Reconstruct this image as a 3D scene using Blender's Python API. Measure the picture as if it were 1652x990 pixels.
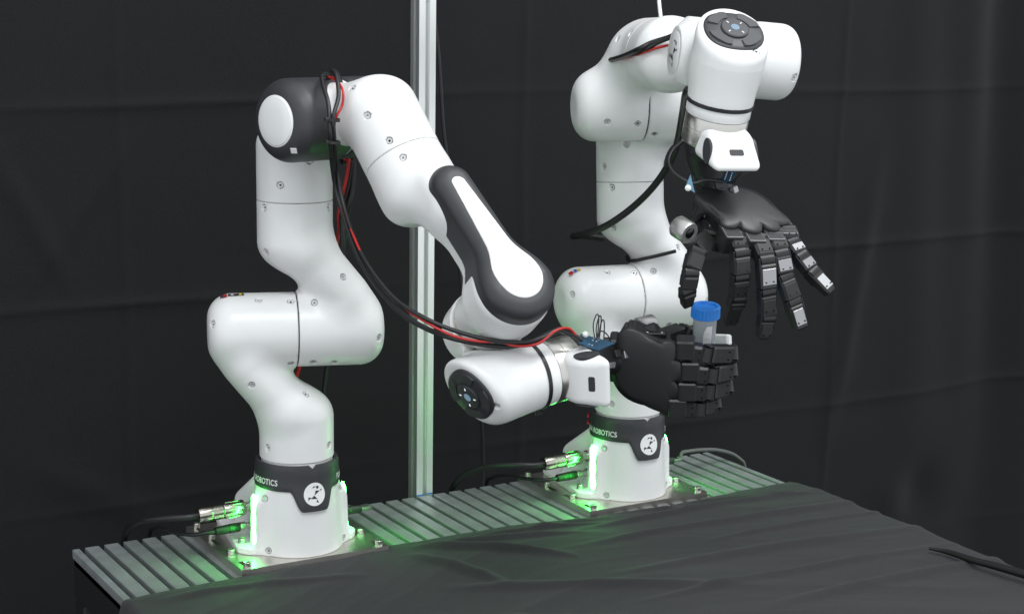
import bpy, bmesh, math, random
import numpy as np
from mathutils import Matrix, Vector
random.seed(4); RNG = np.random.default_rng(7)
for o in list(bpy.data.objects): bpy.data.objects.remove(o, do_unlink=True)
SC = bpy.context.scene; COL = SC.collection

# ---------------------------------------------------------------- camera
cam_d = bpy.data.cameras.new('camera'); cam_o = bpy.data.objects.new('camera', cam_d); COL.objects.link(cam_o)
CAM = Vector((2.29077, -0.99785, 0.83164))
RT = Vector((0.511198, 0.859316, 0.015903)); FW = Vector((-0.843507, 0.505171, -0.182477)); UP = RT.cross(FW).normalized()
cam_o.matrix_world = Matrix(((RT.x, UP.x, -FW.x, CAM.x), (RT.y, UP.y, -FW.y, CAM.y), (RT.z, UP.z, -FW.z, CAM.z), (0, 0, 0, 1)))
cam_d.sensor_width = 36.0; cam_d.lens = 36.0 * 2741.466 / 1652.0
cam_d.clip_start = 0.05; cam_d.clip_end = 60
SC.camera = cam_o

# ---------------------------------------------------------------- world, lamps, exposure
W = bpy.data.worlds.new('World'); SC.world = W; W.use_nodes = True
bg = W.node_tree.nodes['Background']; bg.inputs[0].default_value = (0.92, 0.97, 1.0, 1); bg.inputs[1].default_value = 1.15
def area(name, loc, target, sx, sy, power, col=(1, 1, 1)):
    d = bpy.data.lights.new(name, 'AREA'); d.shape = 'RECTANGLE'; d.size = sx; d.size_y = sy; d.energy = power; d.color = col
    o = bpy.data.objects.new(name, d); COL.objects.link(o); o.location = loc
    o.rotation_euler = (Vector(target) - Vector(loc)).to_track_quat('-Z', 'Y').to_euler(); return o
area('ceiling_lamp', (1.15, 1.15, 3.0), (0.25, 0.55, 0.2), 1.5, 0.5, 40, (0.97, 0.99, 1.0))
area('ceiling_lamp', (2.1, -0.5, 3.0), (0.2, 0.25, 0.3), 1.5, 0.5, 36, (0.97, 0.99, 1.0))
SC.view_settings.view_transform = 'Standard'; SC.view_settings.look = 'None'
SC.view_settings.exposure = 0.0; SC.view_settings.gamma = 1.0; SC.view_settings.use_curve_mapping = False
SC.render.engine = 'CYCLES'
SC.cycles.max_bounces = 8; SC.cycles.transmission_bounces = 8; SC.cycles.transparent_max_bounces = 12

# ---------------------------------------------------------------- materials
MATS = {}
def mat(name, col, rough=0.5, metal=0.0, noise=0.0, nscale=60.0, bump=0.0, bscale=300.0, rvar=0.0, coat=0.0, spec=0.5, stretch=None):
    m = bpy.data.materials.new(name); m.use_nodes = True; nt = m.node_tree; b = nt.nodes['Principled BSDF']
    b.inputs['Base Color'].default_value = (*col, 1); b.inputs['Roughness'].default_value = rough
    b.inputs['Metallic'].default_value = metal; b.inputs['Coat Weight'].default_value = coat
    b.inputs['Specular IOR Level'].default_value = spec
    tc = nt.nodes.new('ShaderNodeTexCoord'); src = tc.outputs['Object']
    if stretch:
        mp = nt.nodes.new('ShaderNodeMapping'); mp.inputs['Scale'].default_value = stretch
        nt.links.new(src, mp.inputs[0]); src = mp.outputs[0]
    if noise or rvar:
        n = nt.nodes.new('ShaderNodeTexNoise'); n.inputs['Scale'].default_value = nscale; n.inputs['Detail'].default_value = 5
        nt.links.new(src, n.inputs['Vector'])
        if noise:
            r = nt.nodes.new('ShaderNodeValToRGB')
            lo = tuple(c * (1 - noise) for c in col); hi = tuple(min(1, c * (1 + noise)) for c in col)
            r.color_ramp.elements[0].position = 0.3; r.color_ramp.elements[1].position = 0.7
            r.color_ramp.elements[0].color = (*lo, 1); r.color_ramp.elements[1].color = (*hi, 1)
            nt.links.new(n.outputs['Fac'], r.inputs[0]); nt.links.new(r.outputs[0], b.inputs['Base Color'])
        if rvar:
            mr = nt.nodes.new('ShaderNodeMapRange'); mr.inputs['To Min'].default_value = max(0.02, rough - rvar); mr.inputs['To Max'].default_value = rough + rvar
            nt.links.new(n.outputs['Fac'], mr.inputs[0]); nt.links.new(mr.outputs[0], b.inputs['Roughness'])
    if bump:
        n2 = nt.nodes.new('ShaderNodeTexNoise'); n2.inputs['Scale'].default_value = bscale; n2.inputs['Detail'].default_value = 3
        nt.links.new(src, n2.inputs['Vector'])
        bp = nt.nodes.new('ShaderNodeBump'); bp.inputs['Strength'].default_value = bump; bp.inputs['Distance'].default_value = 0.001
        nt.links.new(n2.outputs['Fac'], bp.inputs['Height']); nt.links.new(bp.outputs[0], b.inputs['Normal'])
    MATS[name] = m; return m
mat('white_shell', (0.775, 0.775, 0.77), 0.33, noise=0.022, nscale=24, bump=0.05, bscale=420, rvar=0.09)
mat('white_gloss', (0.80, 0.80, 0.80), 0.22, rvar=0.03, nscale=14)
mat('dark_pad', (0.034, 0.035, 0.039), 0.46, noise=0.08, nscale=40, bump=0.06, bscale=700)
mat('seam_block_dark', (0.02, 0.02, 0.02), 0.6)
mat('steel', (0.60, 0.58, 0.55), 0.30, 1.0, rvar=0.1, nscale=8, stretch=(1, 1, 40))
mat('plate_steel', (0.68, 0.65, 0.61), 0.36, 1.0, noise=0.07, nscale=14, bump=0.03, bscale=220, rvar=0.08)
mat('screw_steel', (0.62, 0.62, 0.62), 0.4, 0.6)
mat('bolt_steel', (0.62, 0.60, 0.57), 0.28, 1.0)
mat('aluminium', (0.38, 0.405, 0.41), 0.42, 0.55, noise=0.14, nscale=30, bump=0.04, bscale=120, rvar=0.10)
mat('slot_dark', (0.05, 0.055, 0.06), 0.6, 0.3)
mat('post_aluminium', (0.86, 0.87, 0.86), 0.36, 0.85, noise=0.03, nscale=20, rvar=0.06, stretch=(1, 1, 0.05))
mat('black_frame', (0.012, 0.012, 0.013), 0.5)
mat('cable_black', (0.011, 0.011, 0.012), 0.42, noise=0.15, nscale=30)
mat('cable_red', (0.46, 0.016, 0.013), 0.35)
mat('cable_grey', (0.11, 0.11, 0.11), 0.45)
mat('clear_film', (0.5, 0.5, 0.5), 0.15)
mat('hand_black', (0.010, 0.010, 0.011), 0.42, noise=0.15, nscale=50, bump=0.05, bscale=500)
mat('hand_cover', (0.014, 0.014, 0.015), 0.42, bump=0.04, bscale=600, rvar=0.08, nscale=30, spec=0.55)
mat('finger_black', (0.017, 0.0165, 0.017), 0.38, noise=0.12, nscale=60, bump=0.05, bscale=600)
mat('hand_metal', (0.36, 0.36, 0.37), 0.32, 0.85, rvar=0.06, nscale=30)
mat('hand_bright', (0.62, 0.62, 0.63), 0.28, 0.9)
mat('camera_metal', (0.48, 0.47, 0.46), 0.36, 0.9, rvar=0.05)
mat('pcb_blue', (0.012, 0.060, 0.115), 0.4, noise=0.15, nscale=150)
mat('pcb_light', (0.10, 0.23, 0.33), 0.4)
mat('print_white', (0.78, 0.78, 0.78), 0.5)
mat('print_grey', (0.42, 0.43, 0.45), 0.5)
mat('sticker_red', (0.42, 0.012, 0.02), 0.4)
mat('sticker_blue', (0.03, 0.10, 0.42), 0.4)
mat('sticker_yellow', (0.70, 0.46, 0.05), 0.4)
mat('sticker_dark', (0.03, 0.028, 0.03), 0.4)
mat('glove_white', (0.75, 0.75, 0.74), 0.45)
mat('cap_blue', (0.02, 0.23, 0.76), 0.38, bump=0.05, bscale=200)
mat('tape_blue', (0.05, 0.20, 0.55), 0.5)
mat('lens_dark', (0.004, 0.004, 0.006), 0.08)
mat('floor_dark', (0.02, 0.02, 0.021), 0.7, noise=0.2, nscale=5)
def emis(name, col, st):
    m = bpy.data.materials.new(name); m.use_nodes = True; b = m.node_tree.nodes['Principled BSDF']
    b.inputs['Base Color'].default_value = (*[0.25 * c for c in col], 1)
    b.inputs['Emission Color'].default_value = (*col, 1); b.inputs['Emission Strength'].default_value = st; MATS[name] = m
emis('led_green', (0.035, 1.0, 0.080), 62.0)
emis('led_small', (0.10, 1.0, 0.2), 3.0)
emis('pilot_blue', (0.30, 0.48, 0.64), 0.38)
emis('pilot_white', (0.85, 0.9, 1.0), 0.9)

# ---------------------------------------------------------------- object helpers
def link(o, parent=None, M=None):
    COL.objects.link(o)
    if parent is not None: o.parent = parent
    if M is not None: o.matrix_local = M
    return o
def tag(o, label, cat, group=None, kind=None):
    o['label'] = label; o['category'] = cat
    if group: o['group'] = group
    if kind: o['kind'] = kind
    return o
def thing(name, label, cat, loc=(0, 0, 0), group=None):
    o = bpy.data.objects.new(name, None); COL.objects.link(o); o.location = loc; o.empty_display_size = 0.02
    return tag(o, label, cat, group)
def mesh_obj(name, verts, faces, m, parent=None, M=None, smooth=False):
    me = bpy.data.meshes.new(name); me.from_pydata([tuple(v) for v in verts], [], [tuple(f) for f in faces]); me.update()
    if smooth: me.polygons.foreach_set('use_smooth', [True] * len(me.polygons))
    me.materials.append(MATS[m]); o = bpy.data.objects.new(name, me); return link(o, parent, M)
def bm_obj(name, bm, m, parent=None, M=None, smooth=False):
    me = bpy.data.meshes.new(name); bmesh.ops.recalc_face_normals(bm, faces=bm.faces[:]); bm.to_mesh(me); bm.free()
    if smooth:
        me.polygons.foreach_set('use_smooth', [True] * len(me.polygons))
        try: me.set_sharp_from_angle(angle=math.radians(38))
        except Exception: pass
    me.materials.append(MATS[m]); o = bpy.data.objects.new(name, me); return link(o, parent, M)
def share(name, me, parent=None, M=None):
    return link(bpy.data.objects.new(name, me), parent, M)
def T(x, y, z): return Matrix.Translation((x, y, z))
def Rot(a, ax): return Matrix.Rotation(math.radians(a), 4, ax)
def frame(o, x=None, y=None, z=None):
    """4x4 from origin and two given axes (z primary, x hint)"""
    z = Vector(z).normalized(); x = Vector(x); x = (x - z * x.dot(z)).normalized(); y = z.cross(x)
    return Matrix(((x.x, y.x, z.x, o[0]), (x.y, y.y, z.y, o[1]), (x.z, y.z, z.z, o[2]), (0, 0, 0, 1)))
def bm_box(bm, c, s, bev=0.0, M=None, seg=1):
    r = bmesh.ops.create_cube(bm, size=1.0)
    vs = r['verts']
    for v in vs: v.co = Vector((v.co.x * s[0] + c[0], v.co.y * s[1] + c[1], v.co.z * s[2] + c[2]))
    if bev:
        es = list({e for v in vs for e in v.link_edges})
        g = bmesh.ops.bevel(bm, geom=es, offset=bev, segments=seg, affect='EDGES', profile=0.5)
        vs = list({v for f in g['faces'] for v in f.verts} | {v for v in vs if v.is_valid})
    if M is not None:
        for v in vs: v.co = M @ v.co
    return vs
def bm_lathe(bm, prof, n=32, M=None, cap=True):
    """profile [(r,z)...] around z"""
    rings = []
    for r, z in prof:
        ring = []
        for k in range(n):
            a = 2 * math.pi * k / n; co = Vector((r * math.cos(a), r * math.sin(a), z))
            ring.append(bm.verts.new(M @ co if M is not None else co))
        rings.append(ring)
    for a, b in zip(rings, rings[1:]):
        for k in range(n): bm.faces.new((a[k], a[(k + 1) % n], b[(k + 1) % n], b[k]))
    if cap:
        bm.faces.new(rings[0][::-1]); bm.faces.new(rings[-1])
    return rings
def lathe(name, prof, m, parent=None, M=None, n=32, smooth=True):
    bm = bmesh.new(); bm_lathe(bm, prof, n); return bm_obj(name, bm, m, parent, M, smooth)
def catmull(pts, sub=8):
    P = [np.array(p, float) for p in pts]; P = [2 * P[0] - P[1]] + P + [2 * P[-1] - P[-2]]; out = []
    for i in range(1, len(P) - 2):
        for k in range(sub):
            t = k / sub; a, b, c, d = P[i - 1:i + 3]
            out.append(0.5 * (2 * b + (c - a) * t + (2 * a - 5 * b + 4 * c - d) * t * t + (3 * b - a - 3 * c + d) * t ** 3))
    out.append(P[-2]); return out
def bm_tube(bm, pts, r, n=10, sub=8, smoothp=True):
    pts = catmull(pts, sub) if smoothp else [np.array(p, float) for p in pts]
    rr = r if hasattr(r, '__len__') else None
    up = None; rings = []
    for i, p in enumerate(pts):
        t = Vector(pts[min(i + 1, len(pts) - 1)] - pts[max(i - 1, 0)]).normalized()
        if up is None:
            up = Vector((0, 0, 1)) if abs(t.z) < 0.9 else Vector((1, 0, 0))
        s = t.cross(up); s.normalize(); up = s.cross(t).normalized()
        rad = np.interp(i / (len(pts) - 1), np.linspace(0, 1, len(rr)), rr) if rr is not None else r
        rings.append([bm.verts.new(Vector(p) + s * (rad * math.cos(2 * math.pi * k / n)) + up * (rad * math.sin(2 * math.pi * k / n))) for k in range(n)])
    for a, b in zip(rings, rings[1:]):
        for k in range(n): bm.faces.new((a[k], a[(k + 1) % n], b[(k + 1) % n], b[k]))
    bm.faces.new(rings[0][::-1]); bm.faces.new(rings[-1])
def tube(name, pts, r, m, parent=None, M=None, n=10, sub=8):
    bm = bmesh.new(); bm_tube(bm, pts, r, n, sub); return bm_obj(name, bm, m, parent, M, True)
def prism(bm, poly, z0, z1, M=None):
    """extrude 2d polygon along z"""
    a = [bm.verts.new(Vector((x, y, z0)) if M is None else M @ Vector((x, y, z0))) for x, y in poly]
    b = [bm.verts.new(Vector((x, y, z1)) if M is None else M @ Vector((x, y, z1))) for x, y in poly]
    bm.faces.new(a[::-1]); bm.faces.new(b); n = len(poly)
    for k in range(n): bm.faces.new((a[k], a[(k + 1) % n], b[(k + 1) % n], b[k]))

# ---------------------------------------------------------------- signed distance modelling (smooth cast shells)
def smin(a, b, k):
    h = np.clip(0.5 + 0.5 * (b - a) / k, 0, 1); return b + (a - b) * h - k * h * (1 - h)
def smax(a, b, k): return -smin(-a, -b, k)
def s_cyl(u, v, w, r, a, b, ra=0.0015, rb=0.0015):
    d = np.hypot(u, v) - r; mid = 0.5 * (a + b); ro = np.where(w < mid, ra, rb); h = np.maximum(a - w, w - b)
    dx = d + ro; dy = h + ro
    return np.minimum(np.maximum(dx, dy), 0) + np.hypot(np.maximum(dx, 0), np.maximum(dy, 0)) - ro
def s_cone(x, y, z, p, q, r0, r1):
    p = np.array(p, float); q = np.array(q, float); d = q - p; L = d @ d
    t = np.clip(((x - p[0]) * d[0] + (y - p[1]) * d[1] + (z - p[2]) * d[2]) / L, 0, 1)
    return np.sqrt((x - p[0] - t * d[0]) ** 2 + (y - p[1] - t * d[1]) ** 2 + (z - p[2] - t * d[2]) ** 2) - (r0 + (r1 - r0) * t)
def s_box(x, y, z, c, h, r):
    a = np.abs(x - c[0]) - h[0] + r; b = np.abs(y - c[1]) - h[1] + r; d = np.abs(z - c[2]) - h[2] + r
    return np.minimum(np.maximum(a, np.maximum(b, d)), 0) + np.sqrt(np.maximum(a, 0) ** 2 + np.maximum(b, 0) ** 2 + np.maximum(d, 0) ** 2) - r
def s_ext(d2, w, a, b, ra, rb):
    """extrude a 2d distance between a and b with rounded rims"""
    mid = 0.5 * (a + b); ro = np.where(w < mid, ra, rb); h = np.maximum(a - w, w - b); dx = d2 + ro; dy = h + ro
    return np.minimum(np.maximum(dx, dy), 0) + np.hypot(np.maximum(dx, 0), np.maximum(dy, 0)) - ro
def s_seg2(u, v, p, q, r0, r1):
    d = (q[0] - p[0], q[1] - p[1]); L = d[0] ** 2 + d[1] ** 2
    t = np.clip(((u - p[0]) * d[0] + (v - p[1]) * d[1]) / L, 0, 1)
    return np.hypot(u - p[0] - t * d[0], v - p[1] - t * d[1]) - (r0 + (r1 - r0) * t)
def march(f, o, d, tmax=0.4):
    """first surface hit along a ray in a shell's own frame"""
    o = np.array(o, float); d = np.array(d, float); d /= np.linalg.norm(d); t = 0
    for _ in range(90):
        p = o + t * d; s = float(f(*[np.array([c]) for c in p])[0])
        if s < 2e-5: return p, d
        t += s * 0.8
        if t > tmax: break
    return None
def holes(f, picks, r=0.0050, depth=0.0042):
    """drill screw pockets where rays meet the shell; returns new field and the screw frames"""
    cyl = []
    for o, d in picks:
        h = march(f, o, d)
        if h is None: continue
        cyl.append(h)
    def g(x, y, z):
        s = f(x, y, z)
        for p, d in cyl:
            rx, ry, rz = x - p[0], y - p[1], z - p[2]; t = rx * d[0] + ry * d[1] + rz * d[2]
            q = np.sqrt(np.maximum(rx ** 2 + ry ** 2 + rz ** 2 - t * t, 0))
            s = np.maximum(s, -np.maximum(q - r, np.abs(t) - depth))
        return s
    return g, cyl
def sdf_mesh(name, f, lo, hi, h=0.0024, m='white_shell', pad=0.0):
    lo = [v - pad for v in lo]; hi = [v + pad for v in hi]
    ax = [np.arange(lo[i] - 1.5 * h, hi[i] + 1.6 * h, h) for i in range(3)]
    X, Y, Z = np.meshgrid(*ax, indexing='ij'); F = f(X, Y, Z).astype(np.float64); S = F < 0
    n = [len(a) - 1 for a in ax]
    c = np.zeros(n, int)
    for i in (0, 1):
        for j in (0, 1):
            for k in (0, 1): c += S[i:i + n[0], j:j + n[1], k:k + n[2]]
    I, J, K = np.nonzero((c > 0) & (c < 8)); idx = -np.ones(n, int); idx[I, J, K] = np.arange(len(I))
    acc = np.zeros((len(I), 3)); cnt = np.zeros(len(I))
    cor = [(i, j, k) for i in (0, 1) for j in (0, 1) for k in (0, 1)]
    for a in cor:
        for d in range(3):
            if a[d]: continue
            b = list(a); b[d] = 1
            fa = F[I + a[0], J + a[1], K + a[2]]; fb = F[I + b[0], J + b[1], K + b[2]]; x = (fa < 0) != (fb < 0)
            t = np.where(x, fa / np.where(x, fa - fb, 1), 0)
            pos = np.stack([np.full(len(I), a[q], float) for q in range(3)], 1); pos[:, d] += t
            acc += pos * x[:, None]; cnt += x
    V = acc / cnt[:, None] + np.stack([I, J, K], 1); V = V * h + np.array([a[0] for a in ax])
    def grad(P, e):
        g = np.empty_like(P)
        for d in range(3):
            q = P.copy(); q[:, d] += e; w = P.copy(); w[:, d] -= e
            g[:, d] = (f(q[:, 0], q[:, 1], q[:, 2]) - f(w[:, 0], w[:, 1], w[:, 2])) / (2 * e)
        return g
    for _ in range(3):
        d = f(V[:, 0], V[:, 1], V[:, 2]); g = grad(V, 0.15 * h); l2 = np.maximum((g ** 2).sum(1), 0.2)
        V -= np.clip(d / l2, -0.6 * h, 0.6 * h)[:, None] * g
    g = grad(V, 0.35 * h); N = g / np.maximum(np.linalg.norm(g, axis=1), 1e-9)[:, None]
    faces = []
    for d in range(3):
        o1, o2 = [(1, 2), (2, 0), (0, 1)][d]
        sl = [slice(None)] * 3; sl2 = [slice(None)] * 3; sl[d] = slice(0, -1); sl2[d] = slice(1, None)
        ch = S[tuple(sl)] != S[tuple(sl2)]
        e = np.stack(np.nonzero(ch), 1)
        ok = (e[:, o1] > 0) & (e[:, o2] > 0) & (e[:, o1] < n[o1]) & (e[:, o2] < n[o2]); e = e[ok]
        ins = S[e[:, 0], e[:, 1], e[:, 2]]
        q = []
        for (p, r) in ((-1, -1), (0, -1), (0, 0), (-1, 0)):
            w = e.copy(); w[:, o1] += p; w[:, o2] += r; q.append(idx[w[:, 0], w[:, 1], w[:, 2]])
        q = np.stack(q, 1); q[~ins] = q[~ins][:, ::-1]; faces.append(q)
    Q = np.concatenate(faces)
    me = bpy.data.meshes.new(name); me.vertices.add(len(V)); me.vertices.foreach_set('co', V.ravel())
    me.loops.add(len(Q) * 4); me.loops.foreach_set('vertex_index', Q.ravel().astype(np.int32))
    me.polygons.add(len(Q)); me.polygons.foreach_set('loop_start', np.arange(0, len(Q) * 4, 4, dtype=np.int32))
    me.polygons.foreach_set('use_smooth', np.ones(len(Q), bool)); me.update(calc_edges=True); me.validate()
    me.normals_split_custom_set_from_vertices([tuple(x) for x in N])
    me.materials.append(MATS[m]); return me
# ---------------------------------------------------------------- the arm: shells in their own joint frames
R0 = 0.0555; LS = 0.1295; LE = 0.1110
DH = [(0, .333, 0), (0, 0, -90), (0, .316, 90), (.0825, 0, 90), (-.0825, .384, -90), (0, 0, 90), (.088, 0, 90)]
def fk(q):
    M = Matrix.Identity(4); out = [M.copy()]
    for (a, d, al), t in zip(DH, q):
        M = M @ T(a, 0, 0) @ Rot(al, 'X') @ T(0, 0, d) @ Matrix.Rotation(t, 4, 'Z'); out.append(M.copy())
    return out
def f_shoulder(x, y, z):           # column below, half cylinder on -y
    col = s_cyl(x, y, z, R0, -0.1928, -0.091, 0.0012, 0.042)
    hor = s_cyl(x, z, y, R0, -LS, -0.0008, 0.036, 0.0012)
    nk = s_cone(x * 0.76, y, z, (0, -0.018, -0.113), (0, -0.070, -0.050), 0.0400, 0.0390)
    body = smin(smin(col, nk, 0.022), hor, 0.020)
    body = np.maximum(body, y + 0.0008 + np.where(z < -R0 - 0.004, -1.0, 0.0))
    return np.maximum(body, -0.1928 - z)
def f_elbow(x, y, z):              # elbow centred: column axis at x=-.0825 going down, half cylinder on +y
    cx = x + 0.0825
    col = s_cyl(cx, y, z, R0, -0.1228, 0.000, 0.0012, 0.045)
    hor = s_cyl(x, z, y, R0, 0.0008, LE, 0.0012, 0.034)
    nk = s_cone(x, y, z, (-0.072, 0.020, -0.045), (-0.014, 0.050, -0.004), 0.0460, 0.0480)
    body = smin(smin(col, nk, 0.020), hor, 0.020)
    clear = np.hypot(x, z) - (R0 + 0.003)              # keeps clear of the partner's half cylinder
    body = smax(body, np.where(y < 0.0008, -clear, -1.0), 0.003)
    return np.maximum(body, -0.1228 - z)
def f_elbow_pad(x, y, z):          # same casting where a sleeve wraps the joint: slimmer neck close to the seam
    col = s_cyl(x + 0.0825, y, z, R0, -0.1228, 0.000, 0.0012, 0.045)
    hor = s_cyl(x, z, y, R0, 0.0008, LE, 0.0012, 0.034)
    nk = s_cone(x, y, z, (-0.074, 0.006, -0.040), (-0.020, 0.024, -0.004), 0.0440, 0.0400)
    body = smin(smin(col, nk, 0.020), hor, 0.012)
    body = smax(body, np.where(y < 0.0008, R0 + 0.003 - np.hypot(x, z), -1.0), 0.003)
    return np.maximum(body, -0.1228 - z)
def fore2(x, z):                   # outline of the slim forearm seen from its padded side
    return smin(s_seg2(x, z, (0, -0.182), (0, 0.0), 0.0255, 0.0265), np.hypot(x, z) - 0.0470, 0.034)
TILT = 0.19
def f_forearm(x, y, z):
    up = s_cyl(x, y, z, R0, -0.2606, -0.172, 0.0012, 0.034)
    ys = y + TILT * np.maximum(-z, 0)                  # the slim part leans in towards the upper cylinder
    slim = s_ext(fore2(x, z), ys, 0.050, 0.116, 0.020, 0.016) * 0.97
    wr = s_cyl(x, z, y, 0.0490, 0.0120, 0.116, 0.0020, 0.020)
    nk = s_cone(x, y, z, (0, 0.006, -0.215), (0, 0.050, -0.150), 0.046, 0.034)
    b = smin(smin(up, nk, 0.024), slim, 0.026)
    b = smin(b, wr, 0.016)
    return np.maximum(np.maximum(b, np.where(z > -0.08, 0.012 - y, -1.0)), -0.2606 - z)
def f_forepad(x, y, z):
    y = y + TILT * np.maximum(-z, 0)
    d = smin(s_seg2(x, z, (0, -0.172), (0, 0.0), 0.0275, 0.0290), np.hypot(x, z) - 0.0490, 0.034)
    y0 = 0.082 - 0.026 * np.clip((z + 0.06) / 0.06, 0, 1) - 0.010 * np.clip((-0.135 - z) / 0.04, 0, 1)
    return s_ext(d, y - y0 + 0.07, 0.07, 0.1390 - y0 + 0.07, 0.002, 0.0190)
def f_foreinsert(x, y, z):
    y = y + TILT * np.maximum(-z, 0)
    d = smin(s_seg2(x, z, (0, -0.163), (0, -0.03), 0.0105, 0.0200), np.hypot(x, z + 0.004) - 0.0310, 0.034)
    return s_ext(d, y, 0.122, 0.1408, 0.002, 0.0045)
NT = (math.sin(math.radians(23)), math.cos(math.radians(23)))
YT = 0.0605
def f_wrist(x, y, z):              # joint 6 cylinder on +z, joint 7 body round x=.088 along -y
    j6 = s_cyl(x, y, z, 0.0505, 0.0002, 0.050, 0.0012, 0.012)
    j6 = np.maximum(j6, 0.72 * (np.hypot(x, y) + z) - 0.72 * 0.086)
    rr = np.interp(y, [-0.04, -0.015, 0.02, 0.10], [0.0438, 0.0455, 0.0490, 0.0505])
    bd = np.maximum(np.hypot(x - 0.088, z) - rr, -0.0345 - y) * 0.97
    top = (x - 0.088) * NT[0] + (y - YT) * NT[1]
    bd = smax(bd, top, 0.012)
    nk = s_cone(x, y, z, (0.0, 0.0, 0.010), (0.070, 0.008, 0.000), 0.036, 0.042)
    b = smin(smin(j6, nk, 0.012), bd, 0.018)
    b = np.maximum(b, -0.0345 - y)
    return smax(b, np.where(z < 0.0004, 0.0550 - np.hypot(x, y), -1.0), 0.003)
def f_grip(x, y, z):               # white hand-guide block on the flange
    zz = z - 0.084
    yy = y / (1.0 + 3.2 * zz)
    a = s_box(x - 0.10 * zz, yy, zz, (0.050, 0, 0), (0.037, 0.0350, 0.0215), 0.011)
    return smax(a, 0.70 * (x - 0.049) - 0.714 * (z - 0.063), 0.014)
def f_base(x, y, z):
    r = np.interp(z, [-0.01, 0.0, 0.11, 0.14], [0.069, 0.0685, 0.0605, 0.0592])
    front = smax(np.hypot(x, y) - r, np.maximum(z - 0.128, -z), 0.002)
    ye = 0.0765 - 0.035 * np.maximum(z, 0)
    ear = smax(smax(np.abs(y) - ye, np.maximum(x - 0.0235, -0.004 - x), 0.005), np.maximum(-z, 0.75 * (z - 0.081) + 0.66 * (np.abs(y) - 0.0730)), 0.008)
    hw = 0.058 - 0.05 * np.maximum(z - 0.05, 0)
    box = smax(smax(np.abs(y) - hw, np.maximum(-0.118 - x, x), 0.014), np.maximum(-z, z - 0.122), 0.006)
    box = smax(box, 0.55 * (-x - 0.045) + 0.83 * (z - 0.104), 0.010)
    fy = np.abs(y) - (0.098 + 0.17 * np.minimum(x, 0))
    ft = smax(np.maximum(fy, smax(x - 0.020, -0.150 - x, 0.004)), 0.8 * (np.abs(y) - 0.091) + 0.6 * (x - 0.010), 0.006)
    foot = smax(ft, np.maximum(z - 0.011, -z), 0.003)
    b = smin(smin(smin(front, ear, 0.014), box, 0.006), foot, 0.005)
    return np.maximum(b, -z)
# ---------------------------------------------------------------- assemble
# screw pockets: (point outside, direction inwards) in each shell's own frame
PICKS = {
    's1': [((0.0588, -0.1407, 0.025), (-0.777, 0.577, -0.252)), ((0.0469, -0.0572, 0.0699), (-0.736, 0.03, -0.676)), ((0.0519, -0.0109, 0.0665), (-0.769, 0.038, -0.638)), ((0.0604, -0.0097, -0.0574), (-0.904, -0.011, 0.428)), ((0.0776, -0.0763, -0.0738), (-0.969, 0.238, 0.068)), ((0.0558, -0.063, -0.1682), (-0.807, 0.579, -0.117)), ((0.0574, 0.0609, -0.1681), (-0.846, -0.519, -0.121)), ((0.0575, 0.0191, -0.073), (-0.759, -0.257, -0.598))],
    's2': [((0.0634, -0.0165, -0.0557), (-0.906, -0.248, 0.342)), ((0.0738, -0.0727, -0.0923), (-0.93, 0.232, 0.284)), ((0.0718, -0.1312, 0.0085), (-0.911, 0.412, -0.004)), ((0.0583, -0.0524, 0.0598), (-0.873, -0.052, -0.485)), ((0.0605, -0.0213, 0.0578), (-0.886, -0.046, -0.462)), ((0.0529, 0.0623, -0.1154), (-0.801, -0.579, -0.15)), ((0.0535, 0.0649, -0.1867), (-0.799, -0.599, 0.051)), ((0.0541, -0.0637, -0.1856), (-0.834, 0.549, 0.053))],
    'e3': [((-0.0406, -0.0742, -0.0954), (-0.576, 0.816, -0.041)), ((-0.0038, -0.0339, -0.0614), (-0.85, 0.527, 0.012)), ((0.0558, 0.01, -0.0628), (-0.82, 0.113, 0.561))],
    'e4': [((-0.1182, 0.0685, -0.0041), (0.634, -0.731, -0.252)), ((-0.1241, 0.0773, -0.0717), (0.573, -0.78, 0.252)), ((-0.1326, 0.0687, -0.115), (0.601, -0.785, 0.147)), ((0.0301, 0.0709, -0.0801), (-0.25, -0.119, 0.961)), ((0.0346, 0.0208, -0.0775), (-0.276, -0.1, 0.956))],
    'fore': [((-0.0407, 0.0768, -0.2401), (0.473, -0.877, -0.082)), ((0.0268, 0.1161, 0.0737), (-0.233, -0.21, -0.95))],
    'wrist': [((0.0221, 0.0665, -0.0385), (0.627, -0.236, 0.742)), ((0.1435, 0.0655, -0.0245), (-0.755, -0.655, -0.038))],
    'base': [((0.0496, -0.0782, 0.094), (-0.825, 0.512, -0.239)), ((0.0547, -0.0794, 0.013), (-0.764, 0.622, -0.171)), ((0.0565, 0.0654, 0.0927), (-0.964, -0.209, -0.163)), ((0.0566, 0.0722, 0.013), (-0.953, -0.243, -0.18))],
}

FIELD = {'e3p': f_elbow_pad, 'e4p': f_elbow_pad, 'base': f_base, 's1': f_shoulder, 's2': f_shoulder, 'e3': f_elbow, 'e4': f_elbow, 'fore': f_forearm, 'wrist': f_wrist}
BOX = {'base': ((-.155, -.104, 0), (.08, .104, .13)), 's1': ((-.06, -.14, -.195), (.06, .062, .062)), 'e3': ((-.142, -.06, -.125), (.06, .125, .062)),
       'fore': ((-.06, -.06, -.265), (.06, .116, .056)), 'wrist': ((-.056, -.038, -.062), (.15, .115, .092))}
BOX['s2'] = BOX['s1']; BOX['e4'] = BOX['e3p'] = BOX['e4p'] = BOX['e3']
SHELL = {}; SCREWS = {}
for k, f in FIELD.items():
    g, cy = holes(f, PICKS.get(k.rstrip('p') if k.endswith('p') else k, []))
    SHELL[k] = sdf_mesh(k + '_shell', g, *BOX[k], h=0.0024, pad=0.008); SCREWS[k] = cy
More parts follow.
